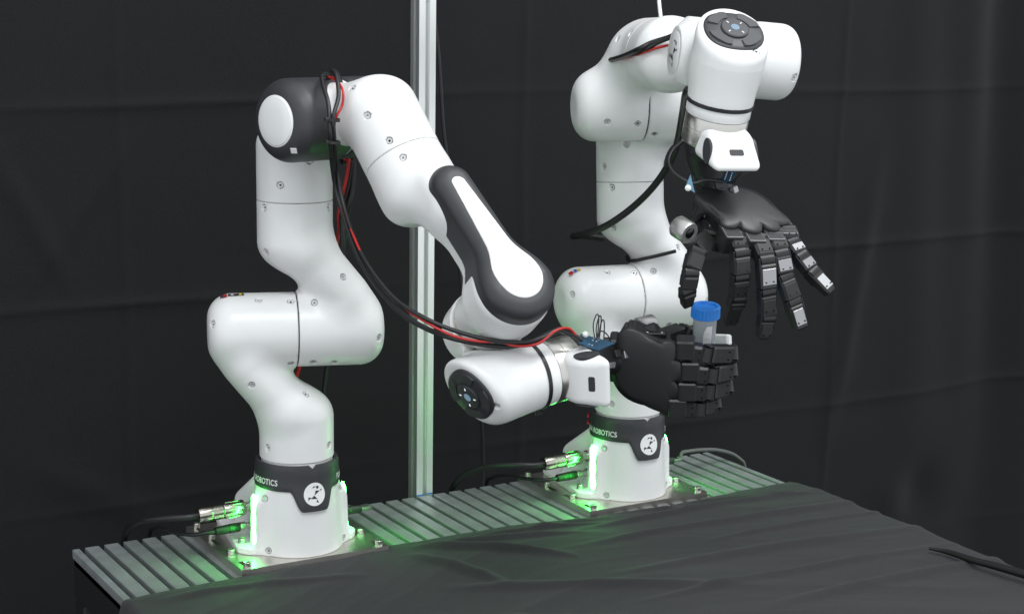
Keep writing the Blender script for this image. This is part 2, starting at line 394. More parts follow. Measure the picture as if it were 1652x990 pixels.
SHELL['pad'] = sdf_mesh('forearm_pad', f_forepad, (-.062, .025, -.212), (.062, .143, .064), 0.0024, 'dark_pad')
SHELL['insert'] = sdf_mesh('forearm_insert', f_foreinsert, (-.04, .085, -.185), (.04, .145, .038), 0.002, 'white_gloss')
SHELL['grip'] = sdf_mesh('hand_guide', f_grip, (.0, -.04, .06), (.1, .04, .13), 0.0022, 'white_gloss')
def f_sleeve(x, y, z):
    s = s_cyl(x, z, y, R0 + 0.0030, 0.0015, LE - 0.003, 0.003, 0.026)
    return smax(s, -(y - 0.006 + 0.08 * x - 0.05 * z) * 0.98, 0.004)
SHELL['sleeve'] = sdf_mesh('elbow_sleeve', f_sleeve, (-.062, -.004, -.062), (.062, .114, .062), 0.0024, 'dark_pad')
bm = bmesh.new(); bm_lathe(bm, [(0.0350, LE - 0.014), (0.0350, LE - 0.004), (0.0335, LE - 0.0014), (0.028, LE + 0.0002), (0.018, LE + 0.0015), (0.004, LE + 0.0020)], 48, Rot(-90, 'X'))
me = bpy.data.meshes.new('elbow_cap'); bmesh.ops.recalc_face_normals(bm, faces=bm.faces[:]); bm.to_mesh(me); bm.free()
me.polygons.foreach_set('use_smooth', [True] * len(me.polygons)); me.set_sharp_from_angle(angle=math.radians(40)); me.materials.append(MATS['white_gloss']); SHELL['cap'] = me
# one socket screw, shared
bm = bmesh.new(); bm_lathe(bm, [(0.0001, -0.0020), (0.0019, -0.0020), (0.0019, 0.0), (0.0036, 0.0), (0.0040, -0.0006), (0.0040, -0.003)], 12, cap=False)
me = bpy.data.meshes.new('screw'); bmesh.ops.recalc_face_normals(bm, faces=bm.faces[:]); bm.to_mesh(me); bm.free(); me.materials.append(MATS['screw_steel']); SHELL['screw'] = me
S2 = Matrix(((1, 0, 0, 0), (0, 0, 1, 0), (0, -1, 0, 0), (0, 0, 0, 1)))
E4 = Matrix(((1, 0, 0, 0), (0, 0, -1, 0), (0, 1, 0, 0), (0, 0, 0, 1)))
# collar round the base: outer radius and outline
def collar_r(z): return float(np.interp(z, [0.05, 0.1, 0.112, 0.139], [0.0722, 0.0645, 0.0632, 0.0625]))
def collar_low(a):
    s = abs(((a + math.pi) % (2 * math.pi)) - math.pi) * 0.066
    t = min(1, max(0, (s - 0.0185) / 0.020)); t = t * t * (3 - 2 * t)
    return 0.0700 + t * 0.0300
def collar_top(a):
    s = abs(((a + math.pi) % (2 * math.pi)) - math.pi) * 0.064
    return 0.1385 - max(0.0, 0.0062 - s * 0.95)
def on_collar(u, v, lift=0.0006):
    """u metres along the band from its front, v height"""
    r = collar_r(v) + lift; a = u / 0.066; return (r * math.cos(a), r * math.sin(a), v)
def make_collar(par):
    angs = sorted(set([2 * math.pi * k / 120 - math.pi for k in range(120)] + [s * q for s in (-1, 1) for q in (0.02, 0.045, 0.07, 0.095, 0.115, 0.3, 0.36, 0.42, 0.48, 0.54)]))
    rows = 9; V = []; F = []; n = len(angs)
    for a in angs:
        lo, hi = collar_low(a), collar_top(a)
        ring = []
        for j in range(rows):
            z = lo + (hi - lo) * j / (rows - 1); e = 0.0012 if j in (0, rows - 1) else 0.0
            r = collar_r(z) - e; V.append((r * math.cos(a), r * math.sin(a), z))
        for z in (hi, lo):
            r = collar_r(z) - 0.0055; V.append((r * math.cos(a), r * math.sin(a), z))
    m = rows + 2
    for i in range(n):
        for j in range(m):
            a, b = i * m + j, i * m + (j + 1) % m; c, d = ((i + 1) % n) * m + (j + 1) % m, ((i + 1) % n) * m + j
            F.append((a, d, c, b))
    col = mesh_obj('collar', V, F, 'dark_pad', par, smooth=True)
    try: col.data.set_sharp_from_angle(angle=math.radians(40))
    except Exception: pass
    # badge: white disc with the running figure
    V = [on_collar(0, 0.0960)]; F = []
    for k, rr in enumerate((0.006, 0.012, 0.0172)):
        for i in range(40):
            t = 2 * math.pi * i / 40; V.append(on_collar(rr * math.cos(t), 0.0960 + rr * math.sin(t)))
    for i in range(40):
        F.append((0, 1 + i, 1 + (i + 1) % 40))
        for k in (0, 1):
            a = 1 + k * 40; F.append((a + i, a + 40 + i, a + 40 + (i + 1) % 40, a + (i + 1) % 40))
    bd = mesh_obj('badge', V, F, 'print_white', col)
    fig = [[(568, 305), (582, 295), (596, 306), (585, 323)], [(538, 312), (552, 298), (569, 297), (556, 308)], [(604, 330), (622, 326), (614, 343)],
           [(566, 333), (602, 338), (557, 370)], [(553, 371), (578, 401), (525, 395)], [(504, 407), (507, 380), (530, 386)], [(569, 425), (575, 404), (589, 431)]]
    V = []; F = []
    for pg in fig:
        b0 = len(V)
        for x, y in pg: V.append(on_collar((x - 560) / 85 * 0.0165, 0.0960 - (y - 362) / 88 * 0.0165, 0.0010))
        F.append(tuple(range(b0 + len(pg) - 1, b0 - 1, -1)))
    mesh_obj('badge_figure', V, F, 'dark_pad', col)
    for a0 in (math.radians(-137), math.radians(43)):
        cu = bpy.data.curves.new('lettering', 'FONT'); cu.body = 'FRANKA ROBOTICS'; cu.size = 0.0122; cu.offset = 0.00022; cu.space_character = 1.06
        to = bpy.data.objects.new('lettering_tmp', cu); COL.objects.link(to); bpy.context.view_layer.update()
        me = bpy.data.meshes.new_from_object(to.evaluated_get(bpy.context.evaluated_depsgraph_get())); bpy.data.objects.remove(to)
        w = max(v.co.x for v in me.vertices); sc = 0.1000 / w
        for v in me.vertices:
            v.co = Vector(on_collar(a0 * 0.066 + v.co.x * sc, 0.1085 + v.co.y * sc / 1.0 if False else 0.1085 + v.co.y, 0.0008))
        me.materials.clear(); me.materials.append(MATS['print_white']); share('lettering', me, col)
    return col
def shell(name, key, arm, M, screws=True):
    o = share(name, SHELL[key], arm, M)
    if screws:
        for p, d in SCREWS[key]:
            c = Vector(p) + Vector(d) * 0.0022
            share('screw', SHELL['screw'], o, frame(c, x=(0.3, 0.5, 0.7), z=-Vector(d)))
    return o
def seam_core(arm, M, r, a, b):
    return lathe('seam_light_block', [(r, a), (r, b)], 'seam_block_dark', arm, M, 48)  # dark inner core added behind the seam gap to block light
def build_arm(base, q, pads, label):
    arm = thing('industrial_robot', label, 'robot arm', base, 'pair of robot arms on the worktable')
    F = fk(q)
    b = shell('base', 'base', arm, F[0]); make_collar(arm)
    lathe('neck_ring', [(0.0535, 0.12), (0.0535, 0.1400), (0.0530, 0.1412)], 'white_shell', arm, None, 48)
    for s in (-1, 1):                                   # status light strips
        bm = bmesh.new(); pts = [(0.0130 - 0.006 * k / 12, 0, 0.0135 + 0.0765 * k / 12) for k in range(13)]
        bm_tube(bm, pts, [0.0018, 0.0042, 0.0046, 0.0044, 0.0036, 0.0044, 0.0046, 0.0044, 0.0036, 0.0044, 0.0046, 0.0042, 0.0018], 14, 3)
        for v in bm.verts:                              # flattened against the side wall
            xc = 0.0130 - 0.006 * (v.co.z - 0.0135) / 0.0765; v.co.x = xc + (v.co.x - xc) * 1.9; v.co.y = s * (0.0759 - 0.035 * v.co.z) + v.co.y * 0.55
        bm_obj('status_light', bm, 'led_green', b, None, True)
        bolt_top((-0.012, s * 0.085, 0.011), b)
    shell('shoulder_shell', 's1', arm, F[1]); shell('upper_arm_shell', 's2', arm, F[2] @ S2)
    pk = 'p' if pads else ''
    e3 = shell('elbow_shell', 'e3' + pk, arm, F[3] @ T(.0825, 0, 0)); e4 = shell('forearm_root_shell', 'e4' + pk, arm, F[4] @ E4)
    fo = shell('forearm_shell', 'fore', arm, F[5]); wr = shell('wrist_shell', 'wrist', arm, F[6])
    seam_core(arm, F[1] @ Rot(-90, 'X'), R0 - 0.0035, -0.03, 0.03); seam_core(arm, F[3], R0 - 0.0035, -0.15, -0.10)
    seam_core(arm, F[4], R0 - 0.0035, -0.03, 0.03); seam_core(arm, F[5], R0 - 0.0035, -0.285, -0.24)
    lathe('joint_ring', [(0.0470, -0.03), (0.0470, 0.02)], 'steel', arm, F[6], 48)
    seam_core(arm, F[7], 0.0410, 0.02, 0.05)
    if pads:
        for e in (e3, e4):
            share('elbow_sleeve', SHELL['sleeve'], e); share('elbow_cap', SHELL['cap'], e)
        share('forearm_pad', SHELL['pad'], fo); share('forearm_insert', SHELL['insert'], fo)
    # flange ring, steel flange and hand guide on the last joint
    lathe('flange_ring', [(0.040, 0.0362), (0.0430, 0.0368), (0.0438, 0.040), (0.0436, 0.052), (0.0425, 0.0536), (0.040, 0.0538)], 'white_gloss', arm, F[7], 64)
    lathe('flange', [(0.036, 0.0541), (0.0422, 0.0544), (0.0428, 0.0555), (0.0428, 0.070), (0.0421, 0.0705), (0.0421, 0.071), (0.0428, 0.0715), (0.0428, 0.092), (0.0415, 0.094), (0.02, 0.094)], 'steel', arm, F[7], 64)
    g = share('hand_guide', SHELL['grip'], arm, F[7])
    bm = bmesh.new(); nrm = Vector((0.70, 0, -0.714)); c = Vector((0.0690, 0, 0.0830))
    prism(bm, [(0.0115 * math.cos(t) * (1 if abs(math.cos(t)) < .7 else 1), 0.0062 * math.sin(t)) for t in []] or rrect(0.021, 0.0090, 0.0025), -0.004, 0.0006, frame(c, x=(0, 1, 0), z=nrm))
    bm_obj('guide_button', bm, 'dark_pad', g)
    for s in (-1, 1):
        hp, hd = march(f_grip, (0.053, s * 0.08, 0.0865), (0, -s, 0)); e = 1e-4; hn = Vector([float(f_grip(*[np.array([hp[k] + (e if k == i else 0)]) for k in range(3)])[0] - f_grip(*[np.array([hp[k] - (e if k == i else 0)]) for k in range(3)])[0]) for i in range(3)])
        bm = bmesh.new(); prism(bm, oval(0.0175, 0.0100), -0.005, 0.0007, frame(hp, x=(0.55, 0, 0.83), z=hn))
        bm_obj('enabling_switch', bm, 'dark_pad', g)
    # pilot disc on the slanted head
    X = Vector((NT[1], -NT[0], 0)); N = Vector((NT[0], NT[1], 0)); M = F[6] @ frame((0.0885, YT, 0), x=X, z=N)
    n = 56; V = []; Fc = []
    def outl(t, k): return (0.0400 * k * (1 - 0.045 * math.cos(2 * t) - 0.025 * math.cos(4 * t)))
    prof = [(1.0, -0.004), (1.0, 0.0006), (0.97, 0.0018), (0.86, 0.0032), (0.5, 0.0042), (0.02, 0.0045)]
    for k, z in prof:
        for i in range(n):
            t = 2 * math.pi * i / n; V.append((outl(t, k) * math.cos(t), outl(t, k) * math.sin(t), z))
    for j in range(len(prof) - 1):
        for i in range(n): Fc.append((j * n + i, j * n + (i + 1) % n, (j + 1) * n + (i + 1) % n, (j + 1) * n + i))
    Fc.append(tuple(range((len(prof) - 1) * n, len(prof) * n)))
    pd = mesh_obj('pilot_disc', V, Fc, 'dark_pad', arm, M, True)
    for k in range(4):
        bm = bmesh.new(); a0 = math.pi / 4 * (2 * k) + 0.24; a1 = a0 + math.pi / 2 - 0.48; poly = []
        for i in range(9): t = a0 + (a1 - a0) * i / 8; poly.append((outl(t, 0.90) * math.cos(t), outl(t, 0.90) * math.sin(t)))
        for i in range(9): t = a1 - (a1 - a0) * i / 8 ; poly.append((0.0222 * math.cos(t), 0.0222 * math.sin(t)))
        prism(bm, poly, 0.001, 0.0054); es = [e for e in bm.edges if all(v.co.z > 0.004 for v in e.verts)]
        bmesh.ops.bevel(bm, geom=es, offset=0.0011, segments=2, affect='EDGES'); bm_obj('rubber_key', bm, 'dark_pad', pd, None, False)
    lathe('centre_key', [(0.0190, 0.0035), (0.0190, 0.0060), (0.0176, 0.0072), (0.002, 0.0076)], 'dark_pad', pd, None, 40)
    lathe('centre_light', [(0.0058, 0.0070), (0.0058, 0.0079), (0.001, 0.0080)], 'pilot_blue', pd, None, 24)
    for k in range(4):
        bm = bmesh.new(); t = math.pi / 2 * k + math.pi / 4 * 1.0
        bm_box(bm, (0, 0, 0), (0.0036, 0.0011, 0.0008), M=Matrix.Rotation(t, 4, 'Z') @ T(0.0128, 0, 0.0076)); bm_obj('direction_mark', bm, 'pilot_white', pd)
    # logo plate on the far side of the wrist
    lp = lathe('logo_plate', [(0.0290, 0.045), (0.0290, 0.0506), (0.0282, 0.0512), (0.002, 0.0512)], 'white_shell', arm, F[6], 40)
    fig = [[(568, 305), (582, 295), (596, 306), (585, 323)], [(538, 312), (552, 298), (569, 297), (556, 308)], [(604, 330), (622, 326), (614, 343)],
           [(566, 333), (602, 338), (557, 370)], [(553, 371), (578, 401), (525, 395)], [(504, 407), (507, 380), (530, 386)], [(569, 425), (575, 404), (589, 431)]]
    V = []; Fc = []
    for pg in fig:
        b0 = len(V)
        for x, y in pg: V.append(((x - 560) / 85 * 0.024, -(y - 362) / 88 * 0.024, 0.0516))
        Fc.append(tuple(range(b0 + len(pg) - 1, b0 - 1, -1)))
    mesh_obj('logo_figure', V, Fc, 'dark_pad', lp)
    return arm, F
def rrect(w, h, r, n=4):
    P = []
    for cx, cy, a in ((w / 2 - r, h / 2 - r, 0), (-w / 2 + r, h / 2 - r, 90), (-w / 2 + r, -h / 2 + r, 180), (w / 2 - r, -h / 2 + r, 270)):
        for i in range(n + 1): t = math.radians(a + 90 * i / n); P.append((cx + r * math.cos(t), cy + r * math.sin(t)))
    return P
def oval(w, h, n=28): return [(w * math.cos(2 * math.pi * i / n), h * math.sin(2 * math.pi * i / n)) for i in range(n)]
bm = bmesh.new(); bm_lathe(bm, [(0.0001, 0.0035), (0.0030, 0.0035), (0.0032, 0.0075), (0.0050, 0.0080), (0.0055, 0.0074), (0.0055, 0.0)], 16, cap=False)
me = bpy.data.meshes.new('bolt'); bmesh.ops.recalc_face_normals(bm, faces=bm.faces[:]); bm.to_mesh(me); bm.free(); me.materials.append(MATS['bolt_steel']); BOLT = me
def bolt_top(loc, par): return share('bolt', BOLT, par, T(*loc))
QA = (-0.32032, -0.01275, 0.64132, -2.50232, 1.92898, 1.64401, -0.833)
QB = (-0.15802, -0.08724, -0.21066, -1.62587, -0.09803, 1.27897, -0.21)
BA = (0, 0, 0); BB = (-0.0012, 0.6059, 0)
armA, FA = build_arm(BA, QA, True, 'white robot arm with charcoal elbow and forearm pads, its fist gripping the specimen cup')
armB, FB = build_arm(BB, QB, False, 'all-white robot arm without dark pads, its open hand hanging over the specimen cup')
# ---------------------------------------------------------------- measured centre lines (metres)
PTS = {
    'A_index': [(0.4572, 0.3619, 0.3526), (0.4814, 0.3954, 0.3497), (0.4762, 0.4444, 0.3449), (0.4370, 0.4660, 0.3281), (0.4155, 0.4477, 0.3221)],
    'A_middle': [(0.4575, 0.3713, 0.3222), (0.4813, 0.4064, 0.3200), (0.4687, 0.4505, 0.3199), (0.4273, 0.4704, 0.3033), (0.4103, 0.4505, 0.2992)],
    'A_ring': [(0.4509, 0.3721, 0.2945), (0.4743, 0.4076, 0.2957), (0.4616, 0.4496, 0.2956), (0.4237, 0.4655, 0.2787), (0.4078, 0.4470, 0.2737)],
    'A_little': [(0.4390, 0.3648, 0.2690), (0.4639, 0.4006, 0.2696), (0.4524, 0.4373, 0.2709), (0.4198, 0.4508, 0.2560), (0.4059, 0.4362, 0.2527)],
    'A_thumb': [(0.3955, 0.3768, 0.3554), (0.3867, 0.4239, 0.3620), (0.3898, 0.4662, 0.3443), (0.4222, 0.4830, 0.3506)],
    'B_index': [(0.5327, 0.3978, 0.5193), (0.5472, 0.3947, 0.4983), (0.5445, 0.3984, 0.4662), (0.5343, 0.4039, 0.4358), (0.5125, 0.4093, 0.3979)],
    'B_middle': [(0.5439, 0.4245, 0.5142), (0.5651, 0.4233, 0.4891), (0.5658, 0.4271, 0.4475), (0.5600, 0.4339, 0.4109), (0.5540, 0.4339, 0.3837)],
    'B_ring': [(0.5458, 0.4522, 0.5161), (0.5626, 0.4490, 0.4953), (0.5710, 0.4522, 0.4655), (0.5781, 0.4620, 0.4326), (0.5834, 0.4724, 0.3982)],
    'B_little': [(0.5391, 0.4787, 0.5220), (0.5524, 0.4759, 0.5072), (0.5679, 0.4799, 0.4907), (0.5825, 0.4890, 0.4705), (0.6006, 0.5049, 0.4471)],
    'B_thumb': [(0.5008, 0.3763, 0.5139), (0.5174, 0.3451, 0.4990), (0.5261, 0.3306, 0.4732), (0.5198, 0.3312, 0.4491), (0.5070, 0.3408, 0.4255)],
    'cup': [(0.4327, 0.4297, 0.4067), (0.4228, 0.4350, 0.3355)],
    'A_cam': [(0.3815, 0.3501, 0.3738), (0.3751, 0.3800, 0.3763)],
    'B_cam': [(0.5372, 0.3190, 0.5269), (0.5140, 0.3148, 0.5348)],
    'A_pcb': [(0.4354, 0.2207, 0.3855), (0.4425, 0.2722, 0.3694), (0.4570, 0.2357, 0.3654), (0.4542, 0.2058, 0.3777)],
    'B_pcb': [(0.4791, 0.4114, 0.5855), (0.4750, 0.4200, 0.6006), (0.4872, 0.4295, 0.5981), (0.4909, 0.4201, 0.5822)],
    'B_bracket': [(0.4841, 0.3490, 0.5813), (0.4849, 0.3559, 0.5967), (0.4918, 0.3589, 0.5734)],
    'A_c1': [(0.0174, 0.0642, 0.5803), (0.0531, 0.0447, 0.6354), (0.0785, 0.0263, 0.6860), (0.1022, 0.0059, 0.7118), (0.1261, -0.0135, 0.7124), (0.1510, -0.0221, 0.6994), (0.1761, -0.0263, 0.6758), (0.1863, -0.0284, 0.6390), (0.1615, -0.0153, 0.5984), (0.1482, -0.0027, 0.5579), (0.1677, -0.0015, 0.5255), (0.2221, -0.0068, 0.4788), (0.2792, -0.0040, 0.4414), (0.3339, 0.0071, 0.4111), (0.3801, 0.0287, 0.3943), (0.4109, 0.0624, 0.3837), (0.4311, 0.1019, 0.3781), (0.4402, 0.1340, 0.3809), (0.4424, 0.1609, 0.3904), (0.4432, 0.1843, 0.3968), (0.4446, 0.2030, 0.3870), (0.4497, 0.2146, 0.3794)],
    'A_c2': [(0.0211, 0.0705, 0.5804), (0.0483, 0.0578, 0.6391), (0.0852, 0.0376, 0.6862), (0.1102, 0.0193, 0.7121), (0.1276, 0.0018, 0.7199), (0.1552, -0.0045, 0.7121), (0.1763, -0.0116, 0.6881), (0.1905, -0.0257, 0.6601), (0.1804, -0.0193, 0.6256), (0.1543, -0.0026, 0.5844), (0.1631, 0.0007, 0.5421), (0.2086, -0.0031, 0.4964), (0.2612, -0.0062, 0.4641), (0.3245, -0.0010, 0.4326), (0.3728, 0.0142, 0.4156), (0.4023, 0.0440, 0.4002), (0.4332, 0.0819, 0.3893), (0.4462, 0.1255, 0.3845), (0.4494, 0.1546, 0.3898), (0.4471, 0.1769, 0.3965), (0.4460, 0.1992, 0.3868)],
    'A_c3': [(0.1531, -0.0067, 0.6059), (0.1492, 0.0006, 0.5622), (0.1715, -0.0005, 0.5216), (0.2219, -0.0039, 0.4769), (0.2757, -0.0041, 0.4467), (0.3334, 0.0027, 0.4180), (0.3778, 0.0226, 0.3993), (0.4048, 0.0593, 0.3870), (0.4225, 0.0976, 0.3785), (0.4354, 0.1331, 0.3784), (0.4407, 0.1582, 0.3854), (0.4411, 0.1809, 0.3917), (0.4417, 0.1951, 0.3897)],
    'A_red': [(0.0230, 0.0736, 0.5805), (0.0523, 0.0598, 0.6260), (0.0870, 0.0358, 0.6732), (0.1091, 0.0150, 0.7052), (0.1265, -0.0034, 0.7106), (0.1495, -0.0019, 0.7075), (0.1745, -0.0043, 0.6946), (0.1791, -0.0074, 0.6757), (0.1786, -0.0174, 0.6557), (0.1532, -0.0095, 0.6145), (0.1474, 0.0015, 0.5620), (0.1873, -0.0023, 0.5150), (0.2684, -0.0061, 0.4584), (0.3408, 0.0035, 0.4242), (0.3801, 0.0195, 0.4074), (0.4061, 0.0420, 0.3937), (0.4253, 0.0680, 0.3875), (0.4381, 0.0930, 0.3868), (0.4446, 0.1172, 0.3800), (0.4518, 0.1439, 0.3822), (0.4503, 0.1702, 0.3960), (0.4476, 0.1920, 0.3977), (0.4460, 0.2070, 0.3861)],
    'A_back1': [(0.0192, 0.0673, 0.5804), (0.0167, 0.0826, 0.5796), (0.0115, 0.0810, 0.5442), (0.0046, 0.0740, 0.5020), (-0.0015, 0.0777, 0.4309), (-0.0589, 0.0961, 0.3634), (-0.1242, 0.1122, 0.2714), (-0.1697, 0.1218, 0.1796), (-0.1929, 0.1297, 0.0898)],
    'A_back2': [(0.0169, 0.0745, 0.5835), (0.0171, 0.0855, 0.5859), (0.0148, 0.0865, 0.5443), (0.0084, 0.0803, 0.5022), (-0.0489, 0.0947, 0.4229), (-0.1468, 0.0882, 0.3096), (-0.1617, 0.0750, 0.2323), (-0.2091, 0.0864, 0.1542)],
    'A_backred': [(0.0251, 0.0686, 0.5845), (0.0316, 0.0725, 0.5922), (0.0257, 0.0723, 0.5643), (0.0182, 0.0687, 0.5344), (0.0018, 0.0692, 0.5020), (-0.0197, 0.0781, 0.4613), (-0.1071, 0.0919, 0.3558), (-0.1525, 0.0732, 0.2394), (-0.1965, 0.0768, 0.1788)],
    'B_c1': [(0.2996, 0.4920, 0.7887), (0.2818, 0.4780, 0.7776), (0.2556, 0.4809, 0.7697), (0.2308, 0.4657, 0.7600), (0.2172, 0.4534, 0.7506), (0.1559, 0.4716, 0.7390), (0.0980, 0.4908, 0.7309), (0.0442, 0.5181, 0.7266), (-0.0012, 0.5585, 0.7194)],
    'B_c2': [(0.2911, 0.4963, 0.7850), (0.2681, 0.4828, 0.7719), (0.2396, 0.4705, 0.7603), (0.2177, 0.4588, 0.7469), (0.1572, 0.4731, 0.7372), (0.0890, 0.4947, 0.7286), (0.0290, 0.5307, 0.7219)],
    'B_red': [(0.3022, 0.4887, 0.7676), (0.2823, 0.4728, 0.7608), (0.2529, 0.4778, 0.7571), (0.2345, 0.4689, 0.7520), (0.2180, 0.4586, 0.7451), (0.1681, 0.4713, 0.7367), (0.1090, 0.4892, 0.7304)],
    'B_drop': [(0.2988, 0.5046, 0.7179), (0.2958, 0.4932, 0.7000), (0.2855, 0.4923, 0.6905), (0.2228, 0.5343, 0.6585), (0.1692, 0.5664, 0.6113), (0.1366, 0.5786, 0.5763), (0.0969, 0.5753, 0.5313), (0.0564, 0.5629, 0.4926), (0.0159, 0.5431, 0.4604), (-0.0288, 0.5307, 0.4411), (-0.0718, 0.5344, 0.4311), (-0.1165, 0.5759, 0.4239), (-0.1205, 0.6259, 0.4161)],
    'B_thin': [(0.4398, 0.3742, 0.6367), (0.4353, 0.3625, 0.6250), (0.4389, 0.3533, 0.6106), (0.4523, 0.3513, 0.5978), (0.4678, 0.3546, 0.5901), (0.4805, 0.3638, 0.5844), (0.4873, 0.3810, 0.5893), (0.4959, 0.4004, 0.5869)],
    'B_strap': [(0.0676, 0.6439, 0.4183), (0.0501, 0.6319, 0.4115), (0.0300, 0.6153, 0.4036), (0.0086, 0.6068, 0.3969), (-0.0180, 0.6104, 0.3929), (-0.0486, 0.6289, 0.3936)],
    'A_wire1': [(0.4563, 0.2298, 0.3801), (0.4519, 0.2292, 0.3986), (0.4517, 0.2338, 0.4124), (0.4539, 0.2364, 0.4092), (0.4575, 0.2328, 0.3825)],
    'A_wire2': [(0.4575, 0.2319, 0.3801), (0.4544, 0.2325, 0.3962), (0.4541, 0.2372, 0.4108), (0.4560, 0.2390, 0.4068), (0.4588, 0.2349, 0.3826)],
    'A_wire3': [(0.4588, 0.2340, 0.3801), (0.4569, 0.2368, 0.3963), (0.4570, 0.2404, 0.4060), (0.4590, 0.2421, 0.4012), (0.4624, 0.2396, 0.3786)],
    'A_wire4': [(0.4574, 0.2539, 0.3755), (0.4595, 0.2472, 0.3858), (0.4586, 0.2378, 0.3915), (0.4571, 0.2321, 0.3825)],
    'B_wire0': [(0.4993, 0.4051, 0.5845), (0.5162, 0.4061, 0.5912), (0.5265, 0.4172, 0.6016), (0.5298, 0.4349, 0.6078), (0.5079, 0.4221, 0.6079)],
    'B_wire1': [(0.5009, 0.4080, 0.5846), (0.5168, 0.4077, 0.5928), (0.5263, 0.4172, 0.6024), (0.5273, 0.4298, 0.6053), (0.5079, 0.4221, 0.6079)],
    'B_wire2': [(0.5026, 0.4108, 0.5846), (0.5173, 0.4092, 0.5945), (0.5262, 0.4173, 0.6032), (0.5233, 0.4227, 0.6044), (0.5079, 0.4221, 0.6079)],
    'B_wire3': [(0.5043, 0.4137, 0.5847), (0.5179, 0.4107, 0.5961), (0.5261, 0.4173, 0.6040), (0.5294, 0.4324, 0.6029), (0.5079, 0.4221, 0.6079)],
    'white_cable': [(-0.1211, 0.7269, 0.8628), (-0.1136, 0.7244, 0.8212), (-0.0902, 0.7127, 0.7904), (-0.0674, 0.7001, 0.7599)],
    'back_cable': [(-0.4700, 0.4722, 0.8580), (-0.4700, 0.4764, 0.8140), (-0.4700, 0.4913, 0.7140), (-0.4700, 0.5015, 0.5896), (-0.4700, 0.5113, 0.5206), (-0.4700, 0.5342, 0.3567), (-0.4700, 0.5546, 0.2127), (-0.4700, 0.5838, 0.0644), (-0.4700, 0.5931, -0.0105), (-0.4700, 0.5970, -0.0880), (-0.4700, 0.5950, -0.1352)],
    'fold_tube': [(0.4811, 0.8383, 0.0030), (0.5103, 0.8495, 0.0040), (0.5598, 0.8508, 0.0060), (0.6048, 0.8577, 0.0080), (0.6643, 0.8653, 0.0100)],
    'GREY': [(-0.0488, 0.1533, 0.0342), (-0.0588, 0.1771, 0.0321), (-0.0738, 0.2135, 0.0261), (-0.0888, 0.2604, 0.0166), (-0.0988, 0.3045, 0.0015), (-0.0988, 0.3269, -0.0133), (-0.0988, 0.3362, -0.0252), (-0.0988, 0.3407, -0.0556)],
    'TIES': [(0.1850, -0.0241, 0.6572), (0.1794, -0.0207, 0.6264)],
    'DIAMOND': [(-0.0017, 0.1029, -0.0499), (0.7509, -0.4766, -0.4572), (-0.0188, 0.6766, -0.7361)],
}
# ---------------------------------------------------------------- worktable of slotted aluminium with base plates
XR = -0.1682; YL = -0.2971; YE = 0.9070; TT = -0.012; PITCH = (YE - YL) / 40
table = thing('worktable', 'slotted aluminium worktable on a black frame, its front half under the dark cloth', 'table', (0.3, 0.3, -0.85))
TM = T(-0.3, -0.3, 0.85)
XF = 0.95
def slat_mesh(w):
    bm = bmesh.new(); bm_box(bm, ((XR + XF) / 2, 0, TT - 0.007), (XF - XR, w, 0.014), 0.0009)
    me = bpy.data.meshes.new('slat'); bm.to_mesh(me); bm.free(); me.materials.append(MATS['aluminium']); return me
full = slat_mesh(PITCH - 0.0082); half = slat_mesh(PITCH / 2 - 0.0041)
for k in range(41):
    if k in (0, 40):
        y = YL + (PITCH / 2 - 0.0041) / 2 if k == 0 else YE - (PITCH / 2 - 0.0041) / 2; share('slat', half, table, TM @ T(0, y, 0))
    else: share('slat', full, table, TM @ T(0, YL + PITCH * k, 0))
bm = bmesh.new(); bm_box(bm, ((XR + XF) / 2, (YL + YE) / 2, TT - 0.0185), (XF - XR - 0.002, YE - YL - 0.002, 0.008)); bm_obj('slot_floor', bm, 'slot_dark', table, TM)
for (c, sz) in ((((XR + XF) / 2, YL + 0.021, -0.056), (XF - XR - 0.004, 0.04, 0.066)), (((XR + XF) / 2, YE - 0.021, -0.056), (XF - XR - 0.004, 0.04, 0.066)),
                ((XR + 0.022, (YL + YE) / 2, -0.056), (0.04, YE - YL - 0.09, 0.066)), ((XF - 0.022, (YL + YE) / 2, -0.056), (0.04, YE - YL - 0.09, 0.066))):
    bm = bmesh.new(); bm_box(bm, c, sz, 0.002); bm_obj('rail', bm, 'black_frame', table, TM)
for x in (XR + 0.024, XF - 0.024):
    for y in (YL + 0.024, YE - 0.024):
        bm = bmesh.new(); bm_box(bm, (x, y, -0.47), (0.045, 0.045, 0.76), 0.003); bm_obj('leg', bm, 'black_frame', table, TM)
for x, z in ((-0.085, -0.112), (-0.078, -0.165)):           # bright corner brackets seen under the left rail
    bm = bmesh.new(); bm_box(bm, (x, YL + 0.006, z), (0.020, 0.008, 0.011), 0.002); bm_obj('corner_bracket', bm, 'bolt_steel', table, TM)
def slot_ring(bm, x0, x1, y, z, w=0.0072):
    pass
